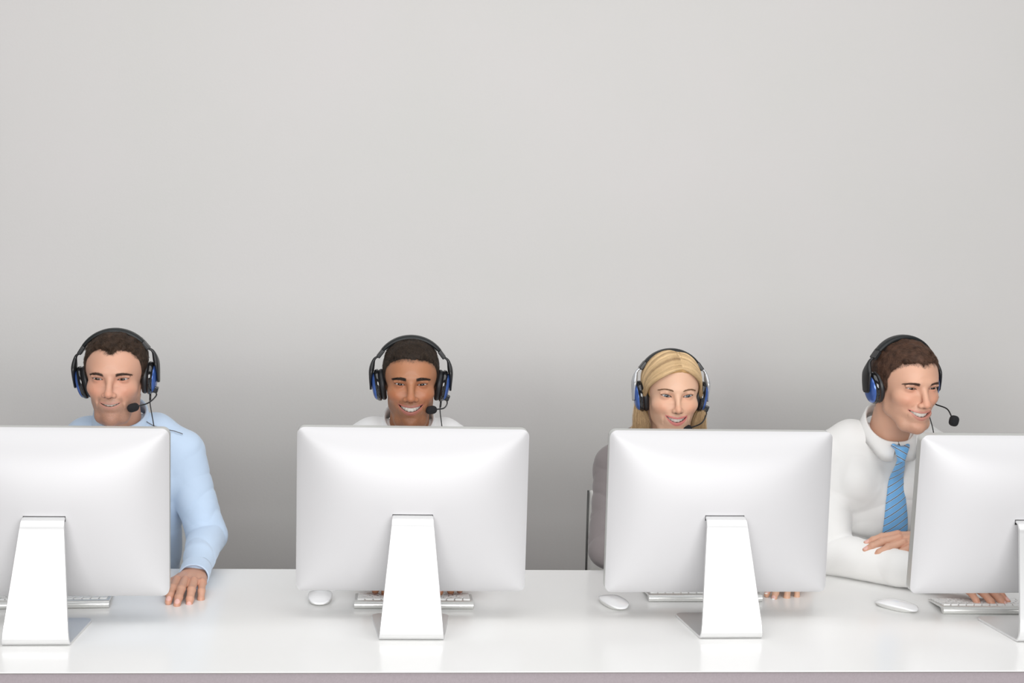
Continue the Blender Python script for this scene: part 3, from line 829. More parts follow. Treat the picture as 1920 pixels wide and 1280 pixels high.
def short_hair(c, parent, R, loc, material, base_mat):
    h = 0.0018
    G = Clay((-0.098, -0.118, -0.098), (0.098, 0.128, 0.142), h)
    X, Y, Z = np.meshgrid(G.ax[0], G.ax[1], G.ax[2], indexing='ij')
    P = np.stack([X, Y, Z], -1).reshape(-1, 3).astype(np.float64)
    d = cran(P, c)
    near = np.abs(d) < 0.03
    Pn = P[near]
    s = hairline(Pn[:, 0], Pn[:, 1], Pn[:, 2], c)
    s = s + 0.003 * wob(Pn, 260, c['seed'], 2) + 0.002 * wob(Pn, 900, c['seed'] + 1, 1)
    topness = smooth01(Pn[:, 2], 0.025, 0.09)
    th = c['hair_side'] * (1 - topness) + c['hair_top'] * topness
    th = th * (1 + c.get('clump', 0.25) * wob(Pn, 170, c['seed'] + 2, 3))
    m = smooth01(s, -0.001, c.get('hl_soft', 0.018))
    d[near] = d[near] - (th * m - 0.0022 * (1 - m))
    G.F = d.reshape(X.shape).astype(np.float32)
    V, Fq = G.extract(); V = relax(V, Fq, 2, 0.45)
    N = normals(V, Fq)
    keep = cran(V, c) > -0.0015
    Fk = Fq[keep[Fq].all(1)]
    out = cran(V, c)
    col = np.tile(np.array(c['hair_col']), (len(V), 1)) * (1 + 0.35 * wob(V, 300, c['seed'] + 4, 2))[:, None]
    o = link_mesh('hair', np_mesh('hair', V @ R.T + loc, Fk, np.clip(col, 0, 1)), base_mat, parent)
    # fine strands
    rng = np.random.RandomState(c['seed'])
    ok = np.where((out > 0.0006) & (V[:, 1] < c.get('str_back', 0.07)))[0]
    idx = rng.choice(ok, c.get('n_str', 9000)); k = 4
    p0 = V[idx] + rng.normal(size=(len(idx), 3)) * 0.0008; n = N[idx]
    comb = np.array([np.zeros(len(idx)), np.full(len(idx), c.get('comb_y', -1.0)), np.full(len(idx), c.get('comb_z', 0.0))]).T
    comb[:, 0] += c.get('comb_x', 0.0)
    side = smooth01(np.abs(p0[:, 0]), 0.045, 0.068)[:, None]
    comb = comb * (1 - side) + np.array([0, -0.2, -1.0]) * side
    comb += 0.9 * c.get('mess', 0.5) * np.stack([wob(p0, 130, 11, 2), wob(p0, 130, 12, 2), wob(p0, 130, 13, 2)], 1)
    comb -= n * (comb * n).sum(1)[:, None]
    ln = c['hair_len'] * rng.uniform(0.6, 1.15, len(idx)) * (0.45 + 0.55 * smooth01(p0[:, 2], 0.0, 0.08))
    up_ = c.get('lift_h', 0.22)
    paths = []
    cur = p0 - n * 0.0012; dirn = n * up_ + comb; dirn /= np.linalg.norm(dirn, axis=1)[:, None]
    for j in range(k):
        paths.append(cur)
        dirn = dirn + comb * 0.25 + rng.normal(size=cur.shape) * c.get('curl', 0.12); dirn /= np.linalg.norm(dirn, axis=1)[:, None]
        cur = cur + dirn * (ln / (k - 1))[:, None]
    paths = np.stack(paths, 1) @ R.T + loc
    s_ = strands('hair_strands', None, paths, 0.00022, material, o)
    return o

def brows(c, info, V, N, R, loc, material, parent):
    """short hairs lying along each eyebrow"""
    rng = np.random.RandomState(c['seed'] + 9); ex = info['ex']
    for sg in (1, -1):
        n = c.get('brow_n', 320)
        bx = rng.uniform(0, 1, n); bt = c.get('brow_t', 0.0034) * (1 - 0.65 * bx ** 1.5)
        bz = c.get('brow_z', 0.0130) + c.get('brow_arch', 0.0045) * np.sin(bx * PI * 0.78) - c.get('brow_drop', 0.003) * bx ** 2 + rng.uniform(-1, 1, n) * bt * 0.85
        x = sg * (bx * 0.036 + ex - 0.0165)
        sel = np.where((V[:, 1] < -0.035) & (V[:, 2] > 0.004) & (V[:, 2] < 0.034) & (V[:, 0] * sg > 0) & (N[:, 1] < -0.1))[0]
        S = V[sel]; j = np.argmin((S[:, 0][None] - x[:, None]) ** 2 + (S[:, 2][None] - bz[:, None]) ** 2, axis=1)
        p = S[j]; nn = N[sel][j]
        d = np.stack([np.full(n, sg * 1.0), np.zeros(n), 0.55 - 1.0 * bx], 1) + rng.normal(size=(n, 3)) * 0.15
        d -= nn * (d * nn).sum(1)[:, None]; d /= np.linalg.norm(d, axis=1)[:, None]
        L = 0.0058 * rng.uniform(0.7, 1.2, n)[:, None]
        paths = np.stack([p, p + d * L * 0.5 + nn * 0.0009, p + d * L + nn * 0.0004], 1) @ R.T + loc
        strands('eyebrow', None, paths, c.get('brow_r', 0.00017), material, parent)

def long_hair(c, parent, R, loc, material, base_mat):
    rng = np.random.RandomState(c['seed'])
    px = c['part_x']
    # under-layer: cap plus the falls down both sides
    h = 0.0022
    G = Clay((-0.125, -0.118, -0.235), (0.125, 0.135, 0.145), h)
    X, Y, Z = np.meshgrid(G.ax[0], G.ax[1], G.ax[2], indexing='ij')
    P = np.stack([X, Y, Z], -1).reshape(-1, 3).astype(np.float64)
    d = cran(P, c); near = np.abs(d) < 0.04; Pn = P[near]
    s = hairline(Pn[:, 0], Pn[:, 1], Pn[:, 2], c)
    m = smooth01(s, -0.001, 0.007)
    th = 0.0018 + 0.0018 * smooth01(Pn[:, 2], 0.0, 0.1)
    groove = np.exp(-0.5 * ((Pn[:, 0] - px) / 0.0022) ** 2) * (Pn[:, 2] > 0.05)
    th = th - 0.0015 * groove
    d[near] = d[near] - (th * m - 0.005 * (1 - m))
    G.F = d.reshape(X.shape).astype(np.float32)
    for sg in (1, -1):
        G.tube([(sg * 0.070, 0.022, 0.010), (sg * 0.074, 0.016, -0.04), (sg * 0.075, 0.012, -0.10), (sg * 0.078, 0.004, -0.16), (sg * 0.078, -0.008, -0.215)],
               [0.014, 0.013, 0.014, 0.014, 0.010], 0.02, flat=((1, 0, 0), 1.5))
    G.tube([(0, 0.075, -0.02), (0, 0.085, -0.10), (0, 0.085, -0.17), (0, 0.08, -0.22)], [0.055, 0.055, 0.055, 0.04], 0.03, flat=((0, 1, 0), 1.6))
    V, Fq = G.extract(); V = relax(V, Fq, 2, 0.45)
    keep = cran(V, c) > -0.0015; Fk = Fq[keep[Fq].all(1)]
    col = np.tile(np.array(c['hair_col']), (len(V), 1)) * (1 + 0.3 * wob(V, 150, 4, 3, (1, 1, 0.2)))[:, None]
    o = link_mesh('hair', np_mesh('hair', V @ R.T + loc, Fk, np.clip(col, 0, 1)), base_mat, parent)
    n = 26000; k = 15
    side = np.where(rng.uniform(size=n) < 0.56, -1, 1)
    t = rng.uniform(0, 1, n) ** 1.2                     # 0 front .. 1 back along the part
    th0 = -1.02 + t * 2.4                                 # angle over the skull, front to back
    ry, rz = 0.0985, 0.075
    root = np.stack([px + side * 0.0008 * rng.uniform(0, 1, n), 0.010 + ry * np.sin(th0) * 1.0, 0.026 + rz * np.cos(th0)], 1)
    front = (1 - t)
    def K(a, b): return np.stack([np.array(a)[i] if not hasattr(a[i], '__len__') else a[i] for i in range(3)], 0)
    jit = rng.normal(size=(n, 3)) * 0.0022
    w = front ** 1.2
    lf = (side < 0) * w
    q1 = np.stack([side * (0.034 + 0.012 * t) + px * 0.6, -0.076 * w + 0.06 * (1 - w), 0.0565 * w + 0.104 * (1 - w) - 0.007 * lf], 1)
    q2 = np.stack([side * (0.060 * w + 0.066 * (1 - w)), -0.056 * w + 0.055 * (1 - w), 0.036 * w + 0.056 * (1 - w) - 0.008 * lf], 1)
    q3 = np.stack([side * 0.070, -0.030 * w + 0.05 * (1 - w), 0.004 * w + 0.010 * (1 - w)], 1)
    q4 = np.stack([side * 0.0835, 0.002 * w + 0.045 * (1 - w), np.full(n, -0.035)], 1)
    q5 = np.stack([side * (0.076 + 0.014 * rng.uniform(-1, 1, n)), -0.010 * w + 0.03 * (1 - w), np.full(n, -0.085)], 1)
    q6 = np.stack([side * (0.079 + 0.017 * rng.uniform(-1, 1, n)), -0.010 * w + 0.022 * (1 - w), np.full(n, -0.140)], 1)
    q7 = np.stack([side * (0.080 + 0.019 * rng.uniform(-1, 1, n)), -0.028 * w + 0.016 * (1 - w), -0.205 - 0.03 * rng.uniform(0, 1, n)], 1)
    fl = (rng.uniform(0, 1, n) < 0.10) & (side < 0) & (t < 0.5)
    q6[fl, 0] -= 0.020; q7[fl, 0] -= rng.uniform(0.02, 0.055, fl.sum()); q7[fl, 1] -= 0.02; q7[fl, 2] -= 0.02
    keys = np.stack([root, q1, q2, q3, q4, q5, q6, q7], 1)
    lock = np.stack([wob(keys[:, 2] * 1.0, 220, 31, 2), wob(keys[:, 2], 220, 32, 2), wob(keys[:, 2], 220, 33, 2)], 1)
    amp = np.array([0, .001, .002, .002, .003, .005, .007, .008])
    keys = keys + lock[:, None, :] * amp[None, :, None] + jit[:, None, :] * np.array([0.2, .7, 1, 1, 1, 1.2, 1.5, 1.8])[None, :, None]
    # catmull along the keys
    u = np.linspace(0, 7 - 1e-6, k); pts = []
    Kp = np.concatenate([2 * keys[:, :1] - keys[:, 1:2], keys, 2 * keys[:, -1:] - keys[:, -2:-1]], 1)
    for uu in u:
        i = int(uu); tt = uu - i; a, b, cc_, dd = Kp[:, i], Kp[:, i + 1], Kp[:, i + 2], Kp[:, i + 3]
        pts.append(0.5 * ((2 * b) + (-a + cc_) * tt + (2 * a - 5 * b + 4 * cc_ - dd) * tt * tt + (-a + 3 * b - 3 * cc_ + dd) * tt ** 3))
    pts = np.stack(pts, 1)
    lay = (0.0032 + 0.0055 * rng.uniform(0, 1, n) ** 0.7)
    for it in range(3):                                   # keep every hair outside the skull by its layer height
        f = pts.reshape(-1, 3); dd = cran(f, c).reshape(n, k)
        need = (lay[:, None] * np.r_[0.3, 0.8, np.ones(k - 2)][None, :]) - dd
        e = 1e-4; g = np.stack([(cran(f + e * np.eye(3)[a], c) - cran(f - e * np.eye(3)[a], c)) / (2 * e) for a in range(3)], 1).reshape(n, k, 3)
        g /= np.maximum(1e-6, np.linalg.norm(g, axis=2))[..., None]
        near_ = (pts[:, :, 2] > -0.03)
        pts = pts + g * (np.where(near_, np.maximum(need, 0) + np.where(pts[:, :, 2] > 0.02, np.minimum(need, 0) * 0.8, 0), np.maximum(need, 0) * 0))[..., None]
    lk = np.stack([t * 2.2, side * 0.04, lay * 14], 1)
    lock_v = np.clip(0.56 + 0.48 * wob(lk, 26, 77, 3) + 0.13 * rng.normal(size=n), 0, 1)
    strands('hair_strands', lock_v, pts @ R.T + loc, 0.00027, material, o)
    # a few stray hairs
    return o

# ------------------------------------------------------------------ hands
def sculpt_hand(M, O, sg, curls, spread, skin, thumb=None, scale=1.0, nails=None, seed=1, arm=0.07, wrist_dir=(0, -1, 0)):
    """hand frame: y along the fingers, z out of the back of the hand, thumb toward sg*x. M maps hand frame to world, O wrist."""
    G = Clay((-0.085, -0.09, -0.095), (0.085, 0.205, 0.045), 0.0012)
    kn = [(0.0275, 0.083, 0.000), (0.0085, 0.088, 0.0025), (-0.0110, 0.084, 0.0010), (-0.0290, 0.075, -0.0035)]
    ln = [(0.041, 0.024, 0.020), (0.045, 0.027, 0.021), (0.041, 0.026, 0.021), (0.032, 0.019, 0.0185)]
    rd = [(0.0108, 0.0097, 0.0090, 0.0078), (0.0110, 0.0099, 0.0092, 0.0080), (0.0106, 0.0095, 0.0088, 0.0076), (0.0096, 0.0085, 0.0078, 0.0068)]
    wr = [(0.012, 0.004, 0), (0.004, 0.0, 0.001), (-0.005, 0.0, 0.001), (-0.013, 0.004, 0)]
    for i in range(4):
        k = np.array(kn[i]) * (sg, 1, 1); w = np.array(wr[i]) * (sg, 1, 1)
        G.cone(w, k - np.array((0, 0.004, 0.002)), 0.0135, 0.0108, 0.012, flat=((0, 0, 1), 1.15))
    G.cone((sg * 0.004, 0.02, -0.009), (sg * 0.0, 0.065, -0.010), 0.019, 0.016, 0.014, flat=((0, 0, 1), 1.25))
    G.ell((sg * 0.024, 0.032, -0.012), (0.014, 0.026, 0.012), 0.010)
    G.ell((-sg * 0.024, 0.032, -0.011), (0.010, 0.028, 0.011), 0.010)
    wd = unit(wrist_dir) 
    G.cone((0, 0.006, 0), tuple(wd * arm), 0.0215, 0.0245, 0.012, flat=((0, 0, 1), 1.3))
    nail = []
    for i in range(4):
        p = np.array(kn[i]) * (sg, 1, 1); a = 0.0; s_ = spread[i] * sg
        G.ell(tuple(p + np.array((0, 0.0, 0.0005))), (0.0095, 0.010, 0.0098), 0.006)
        for j in range(3):
            a += rad(curls[i][j]); d = np.array([-math.sin(rad(s_)) * math.cos(a) * -1, math.cos(rad(s_)) * math.cos(a), -math.sin(a)])
            q = p + d * ln[i][j]
            G.cone(p, q, rd[i][j], rd[i][j + 1], 0.0028 if j else 0.004)
            if j: G.ell(tuple(p), (rd[i][j] * 1.05,) * 3, 0.003)
            if j == 2:
                up_ = np.array([0, math.sin(a), math.cos(a)]); nail.append((q - d * 0.004 + up_ * rd[i][3] * 0.86, up_, d, rd[i][3]))
            p = q
    th = thumb or [(0.020, 0.018, -0.008), (0.040, 0.045, -0.016), (0.047, 0.073, -0.022), (0.046, 0.097, -0.028)]
    th = [np.array(t_) * (sg, 1, 1) for t_ in th]; tr = [0.0150, 0.0115, 0.0098, 0.0080]
    G.tube(th, tr, 0.006)
    d = unit(th[3] - th[2]); up_ = unit(np.cross(np.cross(d, (sg * 0.6, 0, 0.8)), d)); nail.append((th[3] + d * 0.001 + up_ * 0.0070, up_, d, 0.0088))
    # knuckle hollows between the fingers and tendons on the back
    for i in range(3):
        m_ = (np.array(kn[i]) + np.array(kn[i + 1])) / 2 * (sg, 1, 1)
        G.puff((m_[0], m_[1] - 0.002, 0.010), (0.0045, 0.010, 0.006), -0.0016)
    for i in range(4): G.puff((kn[i][0] * sg, kn[i][1], 0.011), (0.006, 0.007, 0.006), 0.0010)
    V, Fq = G.extract(); V = relax(V, Fq, 2, 0.45)
    C = np.tile(np.array(skin), (len(V), 1)) * (1 + 0.06 * wob(V, 90, seed, 3))[:, None]
    kr = np.zeros(len(V))
    for i in range(4): kr += np.exp(-0.5 * ((V - np.array(kn[i]) * (sg, 1, 1)) ** 2).sum(1) / 0.009 ** 2)
    C = lerp3(C, np.array(skin) * (1.0, 0.74, 0.68), np.clip(kr, 0, 1) * 0.35)
    for (p, up_, d, r) in nail:
        D = V - p; s1 = D @ d; s2 = D @ up_; s3 = D @ np.cross(d, up_)
        tipred = np.exp(-0.5 * (D ** 2).sum(1) / 0.008 ** 2); C = lerp3(C, np.array(skin) * (1.0, 0.70, 0.64), tipred * 0.45)
        w = smooth01(1.15 - np.sqrt((s1 / 0.0062) ** 2 + (s3 / (r * 0.72)) ** 2), 0, 0.2) * (s2 > -r * 0.45)
        C = lerp3(C, nails or (0.80, 0.50, 0.46), w * 0.75)
        if nails: C = lerp3(C, (0.93, 0.90, 0.87), w * smooth01(s1, 0.0022, 0.0034))
    W = (V * scale) @ np.asarray(M).T + np.asarray(O)
    if np.linalg.det(np.asarray(M)) < 0: Fq = Fq[:, ::-1]
    return W, Fq, C

def frame(y, z):
    y = unit(y); z = np.asarray(z, float); z = unit(z - y * (z @ y)); x = np.cross(y, z)
    return np.stack([x, y, z], 1)

# ------------------------------------------------------------------ bodies and clothes
def arm_chain(S, E, W):
    return [np.array(S, float), np.array(E, float), np.array(W, float)]

def sculpt_torso(cfg, off, h, wristcut=True):
    """off: extra thickness over the body (cloth)"""
    N = np.array(cfg['neck_w']); Hc = np.array(cfg['hip']); g = cfg.get('build', 1.0)
    x0 = N[0]; A = cfg['arms']
    allp = np.array([p for a in A for p in a[:3]] + [Hc])
    lo = np.minimum(allp.min(0), N) - 0.16; hi = np.maximum(allp.max(0), N) + 0.16
    hi[2] = N[2] + 0.06; lo[2] = min(Hc[2] - 0.13, allp[:, 2].min() - 0.06)
    G = Clay(lo, hi, h)
    cm = (N + Hc) / 2
    ch = N + (Hc - N) * 0.36 + np.array((0, 0.005, 0))
    G.ell(tuple(ch), (0.158 * g + off, 0.108 * g + off, 0.175 + off), 0.03, rot=(cfg.get('lean', rad(12)), 0, 0))
    G.ell(tuple(N + (Hc - N) * 0.68), (0.150 * g + off, 0.108 * g + off, 0.17 + off), 0.06)
    G.ell(tuple(Hc), (0.165 * g + off, 0.115 * g + off, 0.115 + off), 0.06)
    for a in A:
        S, E, W = [np.array(p, float) for p in a[:3]]
        sgn = 1 if S[0] > x0 else -1
        G.tube([N + np.array((sgn * 0.035, 0.012, -0.008)), N * 0.45 + S * 0.55 + np.array((0, 0.008, 0.026)), S + np.array((0, 0, 0.012))], [0.043 + off, 0.040 + off, 0.046 * g + off], 0.045)
        G.tube([N + np.array((sgn * 0.09, 0.02, -0.10)), S + np.array((-sgn * 0.03, 0, -0.03))], [0.07 + off, 0.055 + off], 0.05)
        uo = cfg.get('sleeve', 0.0) if off > 0 else 0
        G.cone(S, E, 0.052 * g + off, 0.041 * g + off + uo * 1.1, 0.03)
        G.cone(E, E * 0.35 + W * 0.65, 0.041 * g + off + uo, 0.031 * g + off + uo * 0.9, 0.018)
        G.cone(E * 0.35 + W * 0.65, W, 0.031 * g + off + uo * 0.9, 0.0255 + off * 0.9 + uo * 0.35, 0.012)
    return G

def fabric(name, col, rough=0.75, weave=900.0, st=0.25):
    m = mat(name, col, rough=rough, spec=0.25, sheen=0.25, bump=(weave, st, 0.0006)); return m

def wrinkle(V, N, seeds, centers, base=0.0012):
    """soft directional folds gathered round elbows, armpits and waist"""
    amp = np.full(len(V), base)
    D = base * 0.8 * wob(V, 28, seeds, 3)
    for (c, r, a, dirv, fr) in centers:
        w = np.exp(-0.5 * ((V - np.array(c)) ** 2).sum(1) / r ** 2)
        d = unit(dirv)
        q = V @ d * fr + 4.5 * wob(V, 11, seeds + 5, 2) + 0.8 * wob(V, 45, seeds + 6, 1)
        f = np.abs(np.sin(q * 0.5)); f = 1 - 2 * (1 - f) ** 2.2
        env = 0.55 + 0.45 * wob(V, 22, seeds + 8, 2)
        D = D + 1.25 * a * w * f * env
    return V + N * D[:, None]

def ring_pts(c, ax, r, n=28, squash=1.0, ref=(0, 0, 1)):
    ax = unit(ax); a = unit(np.array(ref, float) - ax * (np.array(ref, float) @ ax)); b = np.cross(ax, a)
    return [tuple(np.array(c) + (a * math.cos(2 * PI * k / n) * squash + b * math.sin(2 * PI * k / n)) * r) for k in range(n)]

def make_cuff(W, E, r, material, parent, L=0.055, beyond=0.012):
    W = np.array(W, float); E = np.array(E, float); d = unit(W - E); c1 = W + d * beyond; c0 = c1 - d * L
    rows = []
    for (t, rr) in ((0.0, -0.004), (0.0, 0.0), (0.15, 0.0012), (0.5, 0.0012), (0.9, 0.0005), (0.985, 0.0008), (1.0, -0.0006), (0.985, -0.0028), (0.6, -0.0034)):
        rows.append(ring_pts(c0 + (c1 - c0) * t, d, r + rr + 0.0, 36, 0.88))
    return grid_mesh('cuff', rows, closed_v=True, material=material, parent=parent)

def make_collar(c, R, material, parent, rx=0.063, ry=0.065, stand=0.032, leaf=0.050, point=0.072, gap=16, open_=0.0, drop=0.030, flare=0.012, spread=0.018, name='collar'):
    """c: centre of the ring at the nape level"""
    n = 61; th = np.linspace(-180 + gap, 180 - gap, n)
    rows = []
    for a in th:
        t = rad(a); f = abs(a) / 180.0
        sx, cy_ = math.sin(t), math.cos(t)              # a=0 at the back (+y), 180 in front (-y)
        fr = smooth01(np.array([f]), 0.55, 0.93)[0]
        zd = -drop * smooth01(np.array([f]), 0.15, 0.9)[0]
        bx, by = rx * sx, ry * cy_
        o = np.array((sx, cy_, 0)); side = math.copysign(1, sx)
        z1 = stand + zd
        P0 = np.array((bx * 1.04, by * 1.04, zd - 0.004)); P1 = np.array((bx * 0.985, by * 0.985, z1 - 0.004)); P2 = np.array((bx, by, z1)) + o * 0.002
        P2b = np.array((bx, by, z1 - 0.002)) + o * 0.0055
        lf = leaf + (point - leaf) * fr ** 1.6
        out = o * (flare + 0.004) + np.array((side * spread, -0.010, 0)) * fr ** 2
        P3 = np.array((bx, by, z1)) + out * 0.6 + np.array((0, 0, -lf * 0.5))
        P4 = np.array((bx, by, z1)) + out + np.array((0, 0, -lf))
        P5 = P4 - o * 0.0018 + np.array((0, 0, 0.0005)); P6 = P3 - o * 0.0022; P7 = P2b - o * 0.0035 + np.array((0, 0, -0.004))
        rows.append([P0, P1, P2, P2b, P3, P4, P5, P6, P7])
    A = np.array(rows); e0 = np.repeat(A[:1].mean(1, keepdims=True), A.shape[1], 1); e1 = np.repeat(A[-1:].mean(1, keepdims=True), A.shape[1], 1)
    A = A @ np.asarray(R).T + np.array(c)
    o = grid_mesh(name, A, closed_v=True, material=material, parent=parent)
    return o

# ------------------------------------------------------------------ headsets
M_band = mat('headband_vinyl', (0.014, 0.016, 0.017), spec=0.35, rough=0.42, bump=(1400, 0.35, 0.0004))
M_gloss = mat('gloss_black', (0.010, 0.010, 0.011), rough=0.10, coat=0.6)
M_pad = mat('cushion_vinyl', (0.014, 0.014, 0.016), rough=0.42)
M_blue = mat('metallic_blue', (0.055, 0.130, 0.42), rough=0.28, metal=0.45, coat=0.5)
M_foam = mat('mic_foam', (0.012, 0.012, 0.014), rough=0.95, bump=(2500, 0.8, 0.0008))
M_silver = mat('silver_plastic', (0.50, 0.51, 0.53), rough=0.25, metal=0.5)
M_cable = mat('cable', (0.012, 0.012, 0.014), rough=0.5)

def make_headset(cfg, R, loc):
    root = empty('headset')
    Rm = np.array(R); root.location = tuple(loc)
    root.rotation_euler = Matrix([list(r) for r in Rm]).to_euler()
    sx = cfg.get('sx', 1.0); sz = cfg.get('sz', 1.0)
    yoke_m = M_silver if cfg.get('silver') else M_black
    # headband arc
    def arc(a):                                      # angle from the top, degrees
        t = rad(a); return np.array((0.101 * sx * math.sin(t), 0, 0.0185 * sz + 0.106 * sz * math.cos(t)))
    rows = []; n = 45; amax = 47
    tk = cfg.get('band_t', 0.0078); wd = cfg.get('band_w', 0.0165)
    for i in range(n):
        a = -amax + 2 * amax * i / (n - 1); p = arc(a); nn = unit((math.sin(rad(a)), 0, math.cos(rad(a))))
        e = 1 - 0.25 * (abs(a) / amax) ** 3; ring = []
        for k in range(20):
            q = 2 * PI * k / 20; cx_, cy_ = math.cos(q), math.sin(q)
            # flat inside, rounded outside
            rr = abs(cy_) ** 0.75 * math.copysign(1, cy_) * tk * e * (1.0 if cy_ > 0 else 0.7)
            ring.append(p + nn * rr + np.array((0, 1, 0)) * wd * e * math.copysign(abs(cx_) ** 0.8, cx_))
        rows.append(ring)
    rows = [[np.mean(rows[0], axis=0)] * 20] + rows + [[np.mean(rows[-1], axis=0)] * 20]
    b = grid_mesh('headband', rows, closed_v=True, material=M_band, parent=root)
    b['label'] = 'padded black headband'
    # row of ribs along the lower edge of the padding
    bm = bmesh.new()
    for i in range(80):
        a = -amax * 0.9 + 2 * amax * 0.9 * i / 79; p = arc(a); nn = unit((math.sin(rad(a)), 0, math.cos(rad(a))))
        add_box(bm, tuple(p - nn * tk * 0.55 + np.array((0, -wd * 0.93, 0))), (0.0011, 0.0012, 0.0036), Matrix.Rotation(rad(a), 3, 'Y'))
    bm_obj('ribbing', bm, M_gloss, b)
    for sg in (-1, 1):
        # slider block at the end of the padding
        p0 = arc(sg * 46); p1 = arc(sg * 58) + np.array((sg * 0.001, 0, -0.002)); nn = unit((math.sin(rad(sg * 52)), 0, math.cos(rad(sg * 52))))
        bm = bmesh.new(); ang = rad(sg * 53)
        add_box(bm, tuple((p0 + p1) / 2), (0.024, 0.026, 0.0105), Matrix.Rotation(ang, 3, 'Y'))
        o = bm_obj('slider_block', bm, M_black, root, bevel=(0.0022, 3), smooth=True)
        # yoke: narrow strip widening to a leaf outside the cup
        ctrl = [p1 + np.array((0, 0, 0.002)), np.array((sg * 0.0965 * sx, 0, 0.066 * sz)), np.array((sg * 0.1020 * sx, 0, 0.044 * sz)), np.array((sg * 0.1050 * sx, 0, 0.018)), np.array((sg * 0.1040 * sx, 0, -0.012))]
        pth = catmull(ctrl, 6); m_ = len(pth); rows = []
        for i, p in enumerate(pth):
            f = i / (m_ - 1); t = unit(pth[min(i + 1, m_ - 1)] - pth[max(i - 1, 0)]); nn = np.array((-t[2], 0, t[0])) * -sg
            w = 0.0055 + 0.0165 * smooth01(np.array([f]), 0.25, 0.62)[0] * (1 - 0.35 * f ** 3); thk = 0.0029 + 0.0040 * math.exp(-((f - 0.52) / 0.22) ** 2)
            if f > 0.97: w *= 0.7
            ring = []
            for k in range(16):
                q = 2 * PI * k / 16
                ring.append(np.array(p) + np.array((0, 1, 0)) * w * math.copysign(abs(math.cos(q)) ** 0.7, math.cos(q)) + nn * thk * math.sin(q))
            rows.append(ring)
        rows = [[np.mean(rows[0], axis=0)] * 16] + rows + [[np.mean(rows[-1], axis=0)] * 16]
        y_ = grid_mesh('yoke', rows, closed_v=True, material=yoke_m, parent=root)
        if cfg.get('silver'): y_['label'] = 'silver grey yoke arm'
        # ear cup: rings in a frame whose axis points outward
        cupc = np.array((sg * 0.0655 * sx, 0.0, 0.002)); ax_ = unit((sg * 1.0, 0.0, -0.14)); upv = unit(np.array((0, 0, 1.0)) - ax_ * ax_[2]); fr = np.array((0, -1.0, 0))
        def ring(d, s, sh=0.0, n=44):
            out = []
            for k in range(n):
                q = 2 * PI * k / n; ry, rz = 0.0330 * s, 0.0425 * s
                out.append(cupc + ax_ * d + fr * ry * math.cos(q) + upv * (rz * math.sin(q) + sh))
            return out
        cup = grid_mesh('ear_cup', [ring(0.0135, 0.3), ring(0.0135, 0.90), ring(0.0150, 0.985), ring(0.0185, 1.0), ring(0.0225, 0.975), ring(0.0255, 0.91), ring(0.0270, 0.80), ring(0.0275, 0.3)], closed_v=True, material=M_gloss, parent=root)
        cup['label'] = 'glossy black ear cup'
        # cushion: soft ring
        rows = []
        for j in range(13):
            q = 2 * PI * j / 12; rows.append(ring(0.0070 + 0.0072 * math.sin(q) * (1 + 0.08 * math.sin(q)), 0.82 + 0.15 * math.cos(q)))
        cu = grid_mesh('cushion', rows, closed_v=True, material=M_pad, parent=cup)
        # blue outer shell: domed leaf
        rows = []
        for j in range(12):
            f = j / 11; rows.append(ring(0.0235 + 0.0125 * math.sin(f * PI / 2) ** 0.8, 0.86 * math.cos(f * PI / 2) ** 0.75 + 0.001, -0.002))
        sh_ = grid_mesh('outer_shell', rows, closed_v=True, material=M_blue, parent=cup); sh_['label'] = 'metallic blue outer shell'
        bm = bmesh.new(); bmesh.ops.create_uvsphere(bm, u_segments=20, v_segments=12, radius=1.0)
        for v in bm.verts:
            c_ = cupc + ax_ * (0.0290 + 0.0022 * v.co.x) + upv * (-0.0255 + 0.0070 * v.co.z) + fr * (0.004 + 0.010 * v.co.y); v.co = Vector(c_)
        bm_obj('emblem', bm, M_gloss, cup, smooth=True)
        if sg == 1:
            # microphone on the camera's right cup
            pv = np.array(cfg.get('pivot', (0.094, -0.006, -0.030)))
            bm = bmesh.new(); add_box(bm, tuple(pv), (0.016, 0.017, 0.017), Matrix.Rotation(rad(20), 3, 'Y')); 
            boom = bm_obj('microphone_joint', bm, M_gloss, root, bevel=(0.003, 3), smooth=True)
            tube('joint_neck', [tuple(cupc + ax_ * 0.022 + upv * -0.020), tuple(pv)], 0.0052, M_gloss, boom)
            mp = np.array(cfg['mic']); end = mp
            mid = cfg.get('boom_mid') or (pv * 0.5 + mp * 0.5 + np.array((0.012, -0.012, -0.010)))
            bo = [tuple(q) for q in catmull([pv + (0, 0, -0.006), pv + (0.002, -0.004, -0.016), np.array(mid), mp + unit(np.array(mid) - mp) * 0.012], 6)]
            tube('boom', bo, 0.0018, M_black, root)
            # foam windscreen
            d = unit(mp - np.array(mid)) if cfg.get('mic_dir') is None else unit(cfg['mic_dir'])
            rows = []; L = cfg.get('mic_len', 0.0155); rr = cfg.get('mic_r', 0.0108)
            for j in range(17):
                f = -1 + 2 * j / 16; r_ = rr * max(0.0, 1 - abs(f) ** 3.2) ** 0.5; rows.append(ring_pts(mp + d * L * f, d, r_ + 1e-5, 24, 1.0, (0.1, 0.3, 1)))
            fo = grid_mesh('foam_windscreen', rows, closed_v=True, material=M_foam, parent=root)
            ca = cfg.get('cable') or [(0.080, 0.002, -0.040), (0.078, -0.004, -0.065), (0.084, -0.02, -0.11), (0.09, -0.03, -0.17), (0.095, -0.035, -0.26), (0.09, -0.045, -0.38), (0.07, -0.05, -0.50), (0.05, -0.06, -0.62)]
            tube('strain_relief', [ca[0], tuple(np.array(ca[0]) * 0.3 + np.array(ca[1]) * 0.7)], 0.0026, M_black, root)
            tube('cable', [tuple(q) for q in catmull(ca, 8)], 0.0014, M_cable, root)
    return root

